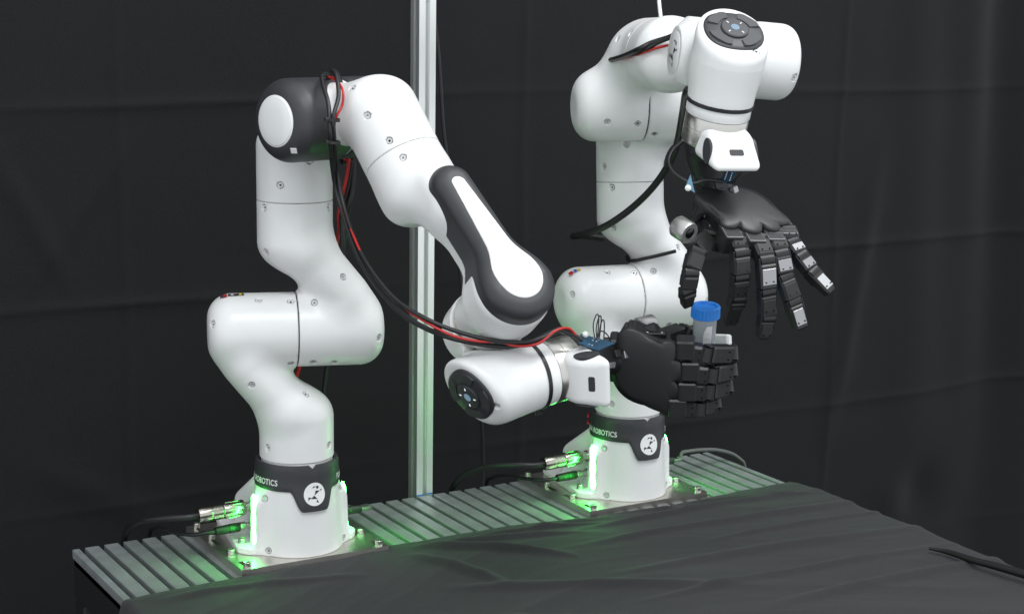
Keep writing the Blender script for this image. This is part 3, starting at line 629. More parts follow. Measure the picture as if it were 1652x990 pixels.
def base_plate(o, label):
    p = thing('base_plate', label, 'plate', (o[0], o[1], TT), 'steel plates under the two arms')
    x0, x1, hy = -0.160, 0.0728, 0.1192
    # plate with slotted holes: grid of cells, slots left open
    slots = [(-0.150, -0.118), (-0.086, -0.054), (-0.028, 0.004), (0.036, 0.068)]
    ys = 0.1065
    bm = bmesh.new(); xs = sorted([x0, x1] + [v for s in slots for v in s if x0 < v < x1]); yy = [-hy, -ys - 0.0036, -ys + 0.0036, ys - 0.0036, ys + 0.0036, hy]
    top = {}; 
    def vt(x, y, z):
        k = (round(x, 5), round(y, 5), round(z, 5))
        if k not in top: top[k] = bm.verts.new((x, y, z))
        return top[k]
    zt, zb = 0.012, 0.0004
    cells = {}
    for i in range(len(xs) - 1):
        for j in range(5):
            xm = (xs[i] + xs[i + 1]) / 2; hole = j in (1, 3) and any(a < xm < b for a, b in slots); cells[i, j] = not hole
    for (i, j), full_ in cells.items():
        if not full_: continue
        a, b, c, d = (xs[i], yy[j]), (xs[i + 1], yy[j]), (xs[i + 1], yy[j + 1]), (xs[i], yy[j + 1])
        bm.faces.new([vt(*q, zt) for q in (a, b, c, d)]); bm.faces.new([vt(*q, zb) for q in (d, c, b, a)])
        for (p0, p1, nb) in ((a, b, (i, j - 1)), (b, c, (i + 1, j)), (c, d, (i, j + 1)), (d, a, (i - 1, j))):
            if not cells.get(nb, False): bm.faces.new([vt(*p0, zt), vt(*p0, zb), vt(*p1, zb), vt(*p1, zt)])
    es = [e for e in bm.edges if len(e.link_faces) == 2 and e.calc_face_angle(0) > 1.0 and all(v.co.z > 0.006 for v in e.verts)]
    bmesh.ops.bevel(bm, geom=es, offset=0.0008, segments=2, affect='EDGES'); bm_obj('plate', bm, 'plate_steel', p)
    for s in (-1, 1):
        for x in (-0.146, -0.082, -0.002, 0.063):
            share('bolt', BOLT, p, T(x, s * ys, 0.0118))
    return p
base_plate(BA, 'steel base plate with bolts under the arm that has dark pads')
base_plate(BB, 'steel base plate with bolts under the all-white arm')
# ---------------------------------------------------------------- upright profile behind the table
post = thing('upright_post', 'tall aluminium profile post standing behind the worktable between the arms', 'post', (XR - 0.016, 0.3080, -0.85))
bm = bmesh.new(); w = 0.0152
P = [(w, -w), (w, -0.0042), (w - 0.004, -0.0042), (w - 0.004, -0.0075), (w - 0.009, -0.003), (w - 0.009, 0.003), (w - 0.004, 0.0075), (w - 0.004, 0.0042), (w, 0.0042), (w, w),
     (0.0042, w), (0.0042, w - 0.004), (0.0075, w - 0.004), (0.003, w - 0.009), (-0.003, w - 0.009), (-0.0075, w - 0.004), (-0.0042, w - 0.004), (-0.0042, w), (-w, w), (-w, -w),
     (-0.0042, -w), (-0.0042, -w + 0.004), (-0.0075, -w + 0.004), (-0.003, -w + 0.009), (0.003, -w + 0.009), (0.0075, -w + 0.004), (0.0042, -w + 0.004), (0.0042, -w)]
prism(bm, P, 0.0, 2.6); bm_obj('profile', bm, 'post_aluminium', post)
for k, (y, z, a) in enumerate(((-0.0088, 0.8395, 8), (0.0088, 0.8400, -6))):
    bm = bmesh.new(); bm_box(bm, (0.0160, y, z), (0.0010, 0.011, 0.0022), M=None); bm_obj('blue_tape', bm, 'tape_blue', post)
# ---------------------------------------------------------------- cloth over the front of the table
def vnoise(x, y, seed, sc):
    """smooth value noise on arrays"""
    r = np.random.default_rng(seed); G = r.uniform(-1, 1, (64, 64)); x = x * sc; y = y * sc
    xi = np.floor(x).astype(int); yi = np.floor(y).astype(int); fx = x - xi; fy = y - yi; fx = fx * fx * (3 - 2 * fx); fy = fy * fy * (3 - 2 * fy)
    g = lambda i, j: G[i % 64, j % 64]
    return (g(xi, yi) * (1 - fx) + g(xi + 1, yi) * fx) * (1 - fy) + (g(xi, yi + 1) * (1 - fx) + g(xi + 1, yi + 1) * fx) * fy
def grid_mesh(name, X, Y, Z, m, parent=None, thick=0.0):
    n0, n1 = X.shape; V = np.stack([X, Y, Z], -1).reshape(-1, 3); I = np.arange(n0 * n1).reshape(n0, n1)
    Q = np.stack([I[:-1, :-1], I[1:, :-1], I[1:, 1:], I[:-1, 1:]], -1).reshape(-1, 4)
    o = mesh_obj(name, V.tolist(), Q.tolist(), m, parent, None, True); return o
def cloth_mat(name, col, rough, sheen, bump):
    m = mat(name, col, rough, noise=0.42, nscale=520, bump=bump, bscale=700, spec=0.25)
    b = m.node_tree.nodes['Principled BSDF']; b.inputs['Sheen Weight'].default_value = sheen; b.inputs['Sheen Roughness'].default_value = 0.6
    b.inputs['Sheen Tint'].default_value = (0.8, 0.82, 0.85, 1); return m
cloth_mat('table_cloth', (0.0190, 0.0192, 0.0197), 0.85, 0.10, 0.5)
cloth_mat('backdrop_cloth', (0.0074, 0.0074, 0.0080), 0.9, 0.05, 0.5)
ey = np.array([-0.34, -0.2984, -0.1205, -0.02, 0.06, 0.135, 0.2, 0.3438, 0.4903, 0.60, 0.7267, 0.80, 0.9048, 0.96]); ex = np.array([0.091, 0.0906, 0.0755, 0.066, 0.058, 0.0520, 0.0525, 0.0543, 0.0770, 0.0870, 0.0800, 0.073, 0.0705, 0.069])
u = np.concatenate([np.linspace(0, 0.02, 8), np.linspace(0.024, 0.62, 190), np.linspace(0.63, 1.0, 30)]); v = np.linspace(0, 1, 330)
UU, VV = np.meshgrid(u, v, indexing='ij')
yy = -0.36 + (0.99 + 0.36) * VV                       # length along cloth, hanging beyond both table ends
over_r = np.maximum(0, yy - (YE + 0.002)); over_l = np.maximum(0, (YL - 0.002) - yy)
Yc = np.clip(yy, YL - 0.002, YE + 0.002)
edge = np.interp(Yc, ey, ex) + 0.0016 * vnoise(Yc * 0 + 3, Yc, 3, 38)
Xc = edge + UU * (0.96 - 0.07)
h = 0.0
# long shallow folds running across the table, stretched along y
for seed, sc, st, am in ((11, 11, 0.12, 0.0030), (12, 24, 0.20, 0.0009), (13, 5, 0.5, 0.0040), (15, 48, 0.30, 0.0005)):
    ww = vnoise(Xc + 0.12 * np.sin(Yc * 5.0) + 0.18 * Yc * (1 - Xc), Yc * st, seed, sc); h = h + am * (1 - np.abs(ww)) ** 2
def ridge(x0, y0, x1, y1, wd, am, fade=True):
    dx, dy = x1 - x0, y1 - y0; L = math.hypot(dx, dy); t = ((Xc - x0) * dx + (Yc - y0) * dy) / L ** 2
    d = ((Xc - x0) * -dy + (Yc - y0) * dx) / L; bow = 0.012 * np.sin(np.clip(t, 0, 1) * math.pi)
    return am * np.exp(-((d - bow) / wd) ** 2) * np.clip(t * 4, 0, 1) * np.clip((1 - t) * 3, 0, 1)
for a in ((0.075, 0.15, 0.24, 0.36, 0.010, 0.010), (0.085, 0.16, 0.16, 0.46, 0.009, 0.007), (0.10, 0.13, 0.32, 0.20, 0.012, 0.008), (0.13, 0.40, 0.15, 0.95, 0.008, 0.006),
          (0.20, 0.36, 0.235, 1.0, 0.010, 0.006), (0.33, 0.34, 0.40, 1.0, 0.012, 0.007), (0.08, 0.50, 0.13, 0.66, 0.006, 0.005), (0.26, 0.10, 0.5, 0.55, 0.014, 0.007), (0.55, 0.45, 0.56, 1.0, 0.012, 0.008), (0.10, 0.34, 0.10, 0.52, 0.006, 0.005), (0.09, 0.62, 0.17, 0.92, 0.005, 0.004), (0.28, 0.55, 0.30, 1.0, 0.007, 0.005), (0.085, 0.24, 0.12, 0.50, 0.004, 0.005), (0.45, 0.30, 0.47, 0.95, 0.009, 0.006), (0.36, 0.0, 0.55, 0.35, 0.012, 0.006), (0.12, -0.28, 0.16, 0.05, 0.010, 0.005)):
    h = h + ridge(*a)
lift = np.clip(UU / 0.02, 0, 1)
Zc = TT + 0.0022 + h * (0.25 + 0.75 * lift) - over_r * 1.0 - over_l * 1.0
r_in = 0.006                                          # soft turn over the table ends
Yc2 = Yc + np.where(over_r > 0, 0.010 * (1 - np.exp(-over_r / 0.012)), 0) - np.where(over_l > 0, 0.010 * (1 - np.exp(-over_l / 0.012)), 0)
Zc = Zc + np.where(over_r > 0, over_r * np.exp(-over_r / 0.008) * 0.8, 0) + np.where(over_l > 0, over_l * np.exp(-over_l / 0.008) * 0.8, 0)
Yc2 = Yc2 + np.where((over_r > 0.02) | (over_l > 0.02), 0.006 * np.sin(Xc * 60), 0)
# lies up over the front edge of the steel plates where it touches them
clo = grid_mesh('table_cloth', Xc, Yc2, Zc, 'table_cloth')
tag(clo, 'dark grey wrinkled cloth spread over the front of the worktable', 'cloth')
sol = clo.modifiers.new('thickness', 'SOLIDIFY'); sol.thickness = 0.0012; sol.offset = 1
# ---------------------------------------------------------------- backdrop curtain and floor
y = np.concatenate([np.linspace(-2.2, -0.45, 50), np.linspace(-0.44, 2.35, 420), np.linspace(2.37, 5.2, 60)]); z = np.concatenate([np.linspace(-0.85, -0.42, 30), np.linspace(-0.41, 0.9, 240), np.linspace(0.92, 2.4, 40)])
YY, ZZ = np.meshgrid(y, z, indexing='ij')
bx = 0.010 * vnoise(YY, ZZ * 0.35, 21, 1.6) + 0.003 * vnoise(YY, ZZ * 0.5, 22, 4.5) + 0.0010 * vnoise(YY, ZZ, 23, 13)
for zz in (0.985, 0.638, 0.293, -0.052, -0.40):        # pressed fold lines
    d = ZZ - zz - 0.006 * np.sin(YY * 3.1 + zz * 9); q = np.clip(0.75 + 0.7 * vnoise(YY, ZZ * 0, int(90 + zz * 50) % 90, 2.2), 0.25, 1.3)
    bx += 0.0060 * q * np.exp(-np.abs(d) / 0.008) * (1 if zz > 0 else 0.8)
for y0 in (-0.10, 0.70, 1.49):
    d = YY - y0 - 0.004 * np.sin(ZZ * 7 + y0); bx += 0.0036 * np.exp(-np.abs(d) / 0.007)
# gathered drape at the right
g = np.clip((YY - 1.50) / 0.5, 0, 1) ** 1.5
bx += g * (0.017 * np.sin((YY - 1.62 - 0.10 * ZZ) * 14.0 + 0.9 * np.sin(ZZ * 2.2)) + 0.012 * np.sin((YY + 0.06 * ZZ) * 33 + 1.0) * np.clip(ZZ + 0.4, 0, 1))
d = np.hypot((YY - 1.79) * 1.0, (ZZ + 0.30) * 0.8); bx += -0.022 * np.exp(-(d / 0.06) ** 2) + 0.008 * np.exp(-(((YY - 1.70) / 0.05) ** 2 + ((ZZ + 0.31) / 0.06) ** 2))
for (ya, za, yb, zb, wd, am) in ((-0.33, 0.60, -0.18, 0.30, 0.02, 0.006), (-0.30, 0.28, -0.05, 0.62, 0.015, 0.004), (1.62, 0.55, 1.48, -0.2, 0.03, 0.012), (-0.3, 0.05, 0.05, -0.15, 0.03, 0.006), (1.15, 0.5, 1.35, 0.1, 0.03, 0.004)):
    dx, dy = yb - ya, zb - za; L = math.hypot(dx, dy); t = ((YY - ya) * dx + (ZZ - za) * dy) / L ** 2; dd = ((YY - ya) * -dy + (ZZ - za) * dx) / L
    bx += am * np.exp(-(dd / wd) ** 2) * np.clip(t * 3, 0, 1) * np.clip((1 - t) * 3, 0, 1)
bk = grid_mesh('backdrop_curtain', -0.50 + bx, YY, ZZ, 'backdrop_cloth')
tag(bk, 'black fabric backdrop with pressed fold lines hanging behind the arms', 'curtain')
sol = bk.modifiers.new('thickness', 'SOLIDIFY'); sol.thickness = 0.0015; sol.offset = -1
bm = bmesh.new(); bm_box(bm, (0.8, 1.2, -0.86), (4.0, 9.0, 0.02)); fl = bm_obj('floor', bm, 'floor_dark'); fl['kind'] = 'structure'
# ---------------------------------------------------------------- robot hands
def basis(R, o): return Matrix(((R[0][0], R[0][1], R[0][2], o[0]), (R[1][0], R[1][1], R[1][2], o[1]), (R[2][0], R[2][1], R[2][2], o[2]), (0, 0, 0, 1)))
OUT = [(0, .04), (.003, .055), (.012, .0625), (.021, .0635), (.035, .0585), (.05, .0515), (.064, .047), (.0755, .0465), (.0825, .0415), (.0842, .033), (.0825, .0255), (.0808, .0210), (.0865, .0180), (.0915, .0110),
       (.0938, .002), (.0905, -.0070), (.0860, -.0100), (.0812, -.0124), (.0845, -.0165), (.0878, -.0225), (.0886, -.030), (.0835, -.0375), (.0765, -.0405), (.0760, -.0450), (.0742, -.0520), (.0715, -.0585), (.065, -.0605), (.05, -.0555),
       (.034, -.0475), (.017, -.0385), (.006, -.027), (.001, -.012)]
def box_between(bm, a, b, side, w, t, cham=0.0025, ext=0.0, taper=1.0):
    """block from a to b (world), width w along side, thickness t"""
    a = Vector(a); b = Vector(b); z = (b - a).normalized(); L = (b - a).length + 2 * ext; s = Vector(side); s = (s - z * s.dot(z)).normalized(); n = z.cross(s)
    M = Matrix(((s.x, n.x, z.x, 0), (s.y, n.y, z.y, 0), (s.z, n.z, z.z, 0), (0, 0, 0, 1))); M.translation = (a + b) / 2
    b2 = bmesh.new(); vs = bm_box(b2, (0, 0, 0), (w, t, L), cham, None, 1)
    for v in b2.verts:
        k = 1 + (taper - 1) * max(0, min(1, v.co.z / L + 0.5)); v.co.x *= k; v.co.y *= (1 + (k - 1) * 1.1)
        v.co = M @ v.co
    me = bpy.data.meshes.new('t'); b2.to_mesh(me); b2.free(); bm.from_mesh(me); bpy.data.meshes.remove(me)
    return M, L, n
def make_hand(o, R, sg, label, chains, bright):
    root = thing('robot_hand', label, 'robot hand', o, 'pair of five-fingered robot hands'); IM = T(-o[0], -o[1], -o[2]); B = basis(R, o); LM = IM @ B
    Tn = Vector((R[0][0], R[1][0], R[2][0])); Hn = Vector((R[0][1], R[1][1], R[2][1])); Ln = Vector((R[0][2], R[1][2], R[2][2]))
    # domed back cover with a lobe over each knuckle
    pl = [(p[0], p[1]) for p in catmull([(a, b, 0) for a, b in OUT + OUT[:1]], 4)][:-1]; n = len(pl); cz, cx = 0.042, 0.004
    prof = [(0.985, -0.010), (1.0, -0.007), (1.0, -0.0025), (0.985, -0.0006), (0.955, 0.0004), (0.84, 0.0020), (0.70, 0.0032), (0.5, 0.0042), (0.25, 0.0048)]
    V = []; F = []
    rad = np.array([math.hypot(z - cz, x - cx) for z, x in pl]); W8 = 9
    hull = np.array([max(rad[(i + k) % n] for k in range(-W8, W8 + 1)) for i in range(n)]); hull = np.array([np.mean([hull[(i + k) % n] for k in range(-W8, W8 + 1)]) for i in range(n)])
    for s, h in prof:
        for i, (z, x) in enumerate(pl):
            k = s if s > 0.93 else s * hull[i] / rad[i] * 0.93
            V.append((cx + (x - cx) * k, h, cz + (z - cz) * k))
    V.append((cx, 0.005, cz))
    for j in range(len(prof) - 1):
        for i in range(n): F.append((j * n + i, j * n + (i + 1) % n, (j + 1) * n + (i + 1) % n, (j + 1) * n + i))
    for i in range(n): F.append(((len(prof) - 1) * n + i, (len(prof) - 1) * n + (i + 1) % n, len(V) - 1))
    cov = mesh_obj('back_cover', V, F, 'hand_cover', root, LM, True)
    bm = bmesh.new(); bm.from_mesh(cov.data); bmesh.ops.recalc_face_normals(bm, faces=bm.faces[:]); bm.to_mesh(cov.data); bm.free()
    body = [(0.002, .040), (.012, .0575), (.022, .0585), (.05, .0465), (.070, .0425), (.074, .036), (.074, -.044), (.066, -.0555), (.05, -.0505), (.017, -.034), (.004, -.020)]
    bm = bmesh.new(); prism(bm, [(x, -z) for z, x in body], 0.0095, 0.054, Matrix(((1, 0, 0, 0), (0, 0, -1, 0), (0, -1, 0, 0), (0, 0, 0, 1))))
    bmesh.ops.recalc_face_normals(bm, faces=bm.faces[:]); bmesh.ops.bevel(bm, geom=bm.edges[:], offset=0.0035, segments=2, affect='EDGES')
    pm = bm_obj('palm', bm, 'hand_cover', root, LM)
    for (z, x) in ((0.025, 0.0), (0.05, 0.0)):
        pass
    bm = bmesh.new(); bm_box(bm, (0.047, -0.032, 0.052), (0.006, 0.022, 0.030), 0.001); bm_obj('side_panel', bm, 'hand_black', pm)
    for z in (0.042, 0.062):
        bm = bmesh.new(); bm_box(bm, (0.0535, -0.0165, z), (0.0012, 0.003, 0.003), 0.0004); bm_obj('screw', bm, 'hand_metal', pm)
    knob = {'index': (.074, .034), 'middle': (.081, .003), 'ring': (.077, -.027), 'little': (.064, -.052)}
    for nm in ('index', 'middle', 'ring', 'little'):
        z, x = knob[nm]; ch = chains[nm]
        bm = bmesh.new(); bm_box(bm, (x, -0.0195 + (0.0075 if sg > 0 else 0), z + (0.020 if sg > 0 else 0.012)), (0.0265, 0.030, 0.026 if sg > 0 else 0.030), 0.0022)
        for v in bm.verts: v.co = LM @ v.co
        fin = bm_obj('finger', bm, 'finger_black', root)
        bm = bmesh.new(); bm_box(bm, (x, -0.0045 + (0.0077 if sg > 0 else -0.001), z + (0.021 if sg > 0 else 0.0155)), (0.0240, 0.0016, 0.021), 0.0005)
        bm_obj('knuckle_plate', bm, 'hand_metal' if sg < 0 else 'finger_black', fin, LM)
        ws = {'little': 0.0235}.get(nm, 0.0262)
        pts = [Vector(c) for c in ch]
        for k in range(len(pts) - 1):
            a, b = IM @ pts[k], IM @ pts[k + 1]; last = k == len(pts) - 2; d = (b - a).normalized()
            bm = bmesh.new(); wk = ws * (1 - 0.05 * k)
            M, L, nn = box_between(bm, a + d * (0.0035 if sg < 0 else (0.020 if k == 0 else 0.0065)), b - d * ((0.0035 if sg < 0 else 0.0040) if not last else -0.002), Tn, wk, 0.0205 * (1 - 0.05 * k), 0.0026, 0.0, 0.78 if last else 0.97)
            seg = bm_obj('finger_segment', bm, 'finger_black', fin)
            # hinge barrel, side cheeks, back plate with two screws
            bm = bmesh.new(); s = Tn - d * Tn.dot(d); s.normalize()
            bm_lathe(bm, [(0.0086, -wk * 0.40), (0.0086, wk * 0.40)], 14, frame(a, x=d, z=s)); bm_obj('hinge', bm, 'hand_black', fin, None, True)
            bm = bmesh.new()
            for q in (-1, 1): bm_box(bm, (q * wk * 0.47, 0, -L / 2 + 0.001), (wk * 0.1, 0.0150, 0.018), 0.001, M)
            bm_obj('hinge_cheek', bm, 'hand_black', fin)
            nb = nn if nn.dot(Hn) + 0.4 * nn.dot(-FW) > 0 else -nn
            side = 1 if nb.dot(nn) > 0 else -1
            bm = bmesh.new(); bm_box(bm, (0, side * (0.0205 * (1 - 0.05 * k) / 2 * (0.95 if not last else 0.9) + 0.0002), 0), (wk * 0.80 * (0.85 if last else 1), 0.0014, L * 0.62), 0.0004, M)
            bm_obj('segment_plate', bm, 'hand_bright' if (nm, k) in bright and bright[(nm, k)] > 1 else ('hand_metal' if (nm, k) in bright else 'finger_black'), fin)
            for q in (-1, 1):
                bm = bmesh.new(); bm_lathe(bm, [(0.0011, -0.0005), (0.0011, 0.0006)], 8, M @ frame((q * wk * 0.22, side * 0.0112 * (1 - 0.05 * k), L * 0.2), x=(1, 0, 0), z=(0, side, 0))); bm_obj('screw', bm, 'lens_dark', fin)
    # thumb
    ch = [IM @ Vector(c) for c in chains['thumb']]; bm = bmesh.new()
    base = LM @ Vector((0.046, -0.034, 0.045)); box_between(bm, base, ch[0], Hn, 0.024, 0.024, 0.003, 0.004); th = bm_obj('thumb', bm, 'hand_black', root)
    sd_ = Ln.cross((ch[-1] - ch[0]).normalized())
    for k in range(len(ch) - 1):
        a, b = ch[k], ch[k + 1]; d = (b - a).normalized(); last = k == len(ch) - 2; bm = bmesh.new()
        sgh = Vector((0.15, 0.25, 1)) if sg > 0 else Vector((0.8, -0.2, 0.2)).cross(d)
        M, L, nn = box_between(bm, a + d * 0.003, b - d * (0.003 if not last else 0), sgh, 0.0240 * (1 - 0.06 * k), 0.0215 * (1 - 0.05 * k), 0.0026, 0, 0.72 if last else 0.96)
        bm_obj('thumb_segment', bm, 'glove_white' if (last and bright.get('thumb_tip')) else 'finger_black', th)
        bm = bmesh.new(); s = sgh - d * sgh.dot(d); s.normalize(); bm_lathe(bm, [(0.0080, -0.0095), (0.0080, 0.0095)], 14, frame(a, x=d, z=s)); bm_obj('hinge', bm, 'hand_black', th, None, True)
        bm = bmesh.new()
        for q in (-1, 1): bm_box(bm, (q * 0.0096, 0, -L / 2 + 0.002), (0.0022, 0.013, 0.016), 0.001, M)
        bm_obj('hinge_cheek', bm, 'hand_black', th)
    # camera cylinder beside the thumb
    return root, IM
HA_O = (0.4116, 0.2959, 0.3205); HA_R = [[0.1313, 0.7769, 0.6158], [-0.1272, -0.6029, 0.7876], [0.9832, -0.1817, 0.0197]]
HB_O = (0.4722, 0.4374, 0.5733); HB_R = [[-0.1838, 0.5078, 0.8416], [-0.9817, -0.0514, -0.1834], [0.0499, 0.8599, -0.508]]
chA = {k[2:]: PTS[k] for k in PTS if k.startswith('A_') and k[2:] in ('index', 'middle', 'ring', 'little', 'thumb')}
chB = {k[2:]: PTS[k] for k in PTS if k.startswith('B_') and k[2:] in ('index', 'middle', 'ring', 'little', 'thumb')}
handA, IA = make_hand(HA_O, HA_R, 1, 'black robot hand closed into a fist round the blue-capped cup', chA, {'thumb_tip': 1})
handB, IB = make_hand(HB_O, HB_R, -1, 'black robot hand with open fingers hanging down, back of the palm up', chB,
                      {('ring', 1): 1, ('ring', 3): 1, ('little', 1): 1, ('little', 2): 1, ('little', 3): 2, ('middle', 1): 1})
def wrist_mount(root, IM, F, o, R, base):
    """black neck between flange and palm"""
    f = T(*base) @ F[7]; a = IM @ (f @ Vector((0, 0, 0.0935))); m = IM @ (f @ Vector((0, 0, 0.120))); e = IM @ (basis(R, o) @ Vector((0.012, -0.022, 0.002)))
    bm = bmesh.new(); bm_tube(bm, [a, a.lerp(m, .5), m, m.lerp(e, 0.6), e], [0.038, 0.037, 0.030, 0.022, 0.022], 24, 6); nk = bm_obj('wrist_neck', bm, 'hand_black', root, None, True)
    LMb = IM @ basis(R, o)
    bm = bmesh.new(); bm_box(bm, (0.014, -0.022, -0.004), (0.062, 0.036, 0.012), 0.002, LMb); bm_obj('wrist_bracket', bm, 'hand_black', root)
    for k, (x, yv) in enumerate(((0.04, -0.012), (0.025, -0.034), (0.0, -0.012), (-0.01, -0.03), (0.033, -0.022))):
        bm = bmesh.new(); bm_box(bm, (x, yv, -0.012), (0.010, 0.010, 0.012), 0.001, LMb); bm_obj('wrist_actuator', bm, 'hand_black', root)
    rg = random.Random(9)                                # compact drive units and brackets packed round the neck
    for k in range(11):
        t = 0.15 + 0.8 * k / 10; c = m.lerp(e, t); ang = k * 2.4; dv = Vector((math.cos(ang), math.sin(ang), 0.4 * math.sin(ang * 1.7))); d2 = (e - m).normalized(); dv = (dv - d2 * dv.dot(d2)).normalized()
        bm = bmesh.new(); bm_box(bm, (0, 0, 0), (rg.uniform(0.007, 0.014), rg.uniform(0.006, 0.012), rg.uniform(0.006, 0.012)), 0.0008, frame(c + dv * rg.uniform(0.020, 0.027), x=d2, z=dv)); bm_obj('wrist_actuator', bm, 'hand_metal' if k % 5 == 3 else 'finger_black', root)
    for x in (0.034, 0.0):
        bm = bmesh.new(); bm_lathe(bm, [(0.0028, 0), (0.0028, 0.004), (0.001, 0.0042)], 10, LMb @ frame((x, -0.003, -0.006), x=(1, 0, 0), z=(0, 1, 0))); bm_obj('bolt', bm, 'hand_bright', root)
wrist_mount(handA, IA, FA, HA_O, HA_R, BA); wrist_mount(handB, IB, FB, HB_O, HB_R, BB)
def palm_camera(root, IM, a, b, r, o, R):
    a = IM @ Vector(a); b = IM @ Vector(b); z = (a - b).normalized(); L = (a - b).length
    M = frame(b, x=(0, 0.3, 1), z=z)
    c = lathe('palm_camera', [(r * 0.9, 0), (r, 0.002), (r, L - 0.003), (r * 0.93, L), (r * 0.55, L), (r * 0.50, L - 0.0015), (0.001, L - 0.0015)], 'camera_metal', root, M, 28)
    lathe('lens', [(r * 0.46, L - 0.0018), (r * 0.46, L + 0.0002), (r * 0.3, L + 0.0012), (0.001, L + 0.0016)], 'lens_dark', c, None, 20)
    e = IM @ (basis(R, o) @ Vector((0.050, -0.026, 0.030))); bm = bmesh.new(); box_between(bm, (a + b) / 2, e, (0.3, 0.2, 1), 0.010, 0.006, 0.001); bm_obj('camera_bracket', bm, 'hand_black', root)
    return c
palm_camera(handB, IB, PTS['B_cam'][0], PTS['B_cam'][1], 0.0150, HB_O, HB_R); palm_camera(handA, IA, PTS['A_cam'][0], PTS['A_cam'][1], 0.0125, HA_O, HA_R)
def quad_board(name, q, m, root, IM, th=0.0016):
    q = [IM @ Vector(v) for v in q]; n = (q[1] - q[0]).cross(q[-1] - q[0]).normalized() * th; N = len(q)
    V = q + [v + n for v in q]; F = [tuple(range(N - 1, -1, -1)), tuple(range(N, 2 * N))] + [(i, (i + 1) % N, N + (i + 1) % N, N + i) for i in range(N)]
    o = mesh_obj(name, V, F, m, root); bm = bmesh.new(); bm.from_mesh(o.data); bmesh.ops.recalc_face_normals(bm, faces=bm.faces[:]); bm.to_mesh(o.data); bm.free(); return o, q, n
def board_bits(o, q, n, rows, cols, x0, x1, y0, y1):
    """rows of solder pads and a chip on a circuit board"""
    for i in range(cols):
        for j in range(rows):
            u = x0 + (x1 - x0) * i / max(1, cols - 1); v = y0 + (y1 - y0) * j / max(1, rows - 1)
            c = (q[0].lerp(q[1], u)).lerp(q[3].lerp(q[2], u), v); e1 = (q[1] - q[0]).normalized(); e2 = (q[3] - q[0]).normalized(); sgn = 1 if n.dot(-FW) > 0 else 0
            bm = bmesh.new(); bm_box(bm, (0, 0, 0), (0.0022, 0.0012, 0.0008), 0, frame(c + n * (1.15 if sgn else -0.15), x=e1, z=n)); bm_obj('solder_pad', bm, 'print_white', o)
oA_, qA_, nA_ = quad_board('circuit_board', PTS['A_pcb'], 'pcb_blue', handA, IA); board_bits(oA_, qA_, nA_, 4, 2, 0.42, 0.55, 0.15, 0.8)
c = qA_[0].lerp(qA_[2], 0.18) ; lathe('standoff', [(0.0001, 0.0), (0.0042, 0.0), (0.0046, 0.003), (0.003, 0.0055), (0.0005, 0.006)], 'glove_white', oA_, frame(c + nA_ * (1 if nA_.dot(-FW) > 0 else -1), x=(1, 0, 0.1), z=(nA_ if nA_.dot(-FW) > 0 else -nA_)), 16)
oB_, qB_, nB_ = quad_board('circuit_board', PTS['B_pcb'], 'pcb_blue', handB, IB); board_bits(oB_, qB_, nB_, 2, 4, 0.25, 0.8, 0.3, 0.75)
ob_, qb_, nb_ = quad_board('board_bracket', PTS['B_bracket'], 'pcb_light', handB, IB, 0.004)
c = qb_[0] * 0.75 + qb_[2] * 0.25; lathe('bolt', [(0.0001, 0), (0.0042, 0), (0.0042, 0.004), (0.0022, 0.0044), (0.002, 0.007), (0.0003, 0.0072)], 'glove_white', ob_, frame(c + nb_ * (1 if nb_.dot(-FW) > 0 else -0.1), x=(0, 1, 0.1), z=-FW), 8)
for k in range(1, 5): tube('board_wire', [IA @ Vector(v) for v in PTS['A_wire%d' % k]], 0.0009, 'cable_black', handA, None, 6, 6)
for k in range(4): tube('board_wire', [IB @ Vector(v) for v in PTS['B_wire%d' % k]], 0.0009, 'cable_black', handB, None, 6, 6)
# ---------------------------------------------------------------- specimen cup
ct, cb = Vector(PTS['cup'][0]), Vector(PTS['cup'][1]); ax = (ct - cb).normalized(); CM = frame(cb, x=(0.3, 1, 0), z=ax); HC = (ct - cb).length
cup = thing('specimen_cup', 'clear plastic specimen cup with a blue screw cap and white scale label', 'cup', cb)
LC = T(*[-v for v in cb]) @ CM @ Matrix.Diagonal((1.08, 1.08, 1, 1))
m = bpy.data.materials.new('clear_plastic'); m.use_nodes = True; bsdf = m.node_tree.nodes['Principled BSDF']
bsdf.inputs['Base Color'].default_value = (0.86, 0.90, 0.94, 1); bsdf.inputs['Transmission Weight'].default_value = 0.68; bsdf.inputs['Roughness'].default_value = 0.14; bsdf.inputs['IOR'].default_value = 1.35; MATS['clear_plastic'] = m
lathe('cup_body', [(0.0005, 0.0), (0.0130, 0.0), (0.0140, 0.001), (0.0156, HC - 0.015), (0.0150, HC - 0.015), (0.0132, 0.0016), (0.0005, 0.0016)], 'clear_plastic', cup, LC, 40)
bm = bmesh.new(); NR = 96
prof = [(0.0148, HC - 0.0175, 0), (0.0180, HC - 0.0175, 0), (0.0186, HC - 0.0168, 1), (0.0184, HC - 0.0020, 1), (0.0176, HC - 0.0002, 0), (0.0168, HC, 0), (0.0146, HC - 0.0004, 0), (0.0138, HC - 0.0016, 0), (0.0132, HC - 0.0034, 0), (0.0115, HC - 0.0038, 0), (0.001, HC - 0.0038, 0)]
rings = []
for r_, z_, rib in prof:                                # knurled rim: every other step proud
    rings.append([bm.verts.new(((r_ + (0.0005 if rib and k % 4 < 2 else 0)) * math.cos(2 * math.pi * k / NR), (r_ + (0.0005 if rib and k % 4 < 2 else 0)) * math.sin(2 * math.pi * k / NR), z_)) for k in range(NR)])
for a_, b_ in zip(rings, rings[1:]):
    for k in range(NR): bm.faces.new((a_[k], a_[(k + 1) % NR], b_[(k + 1) % NR], b_[k]))
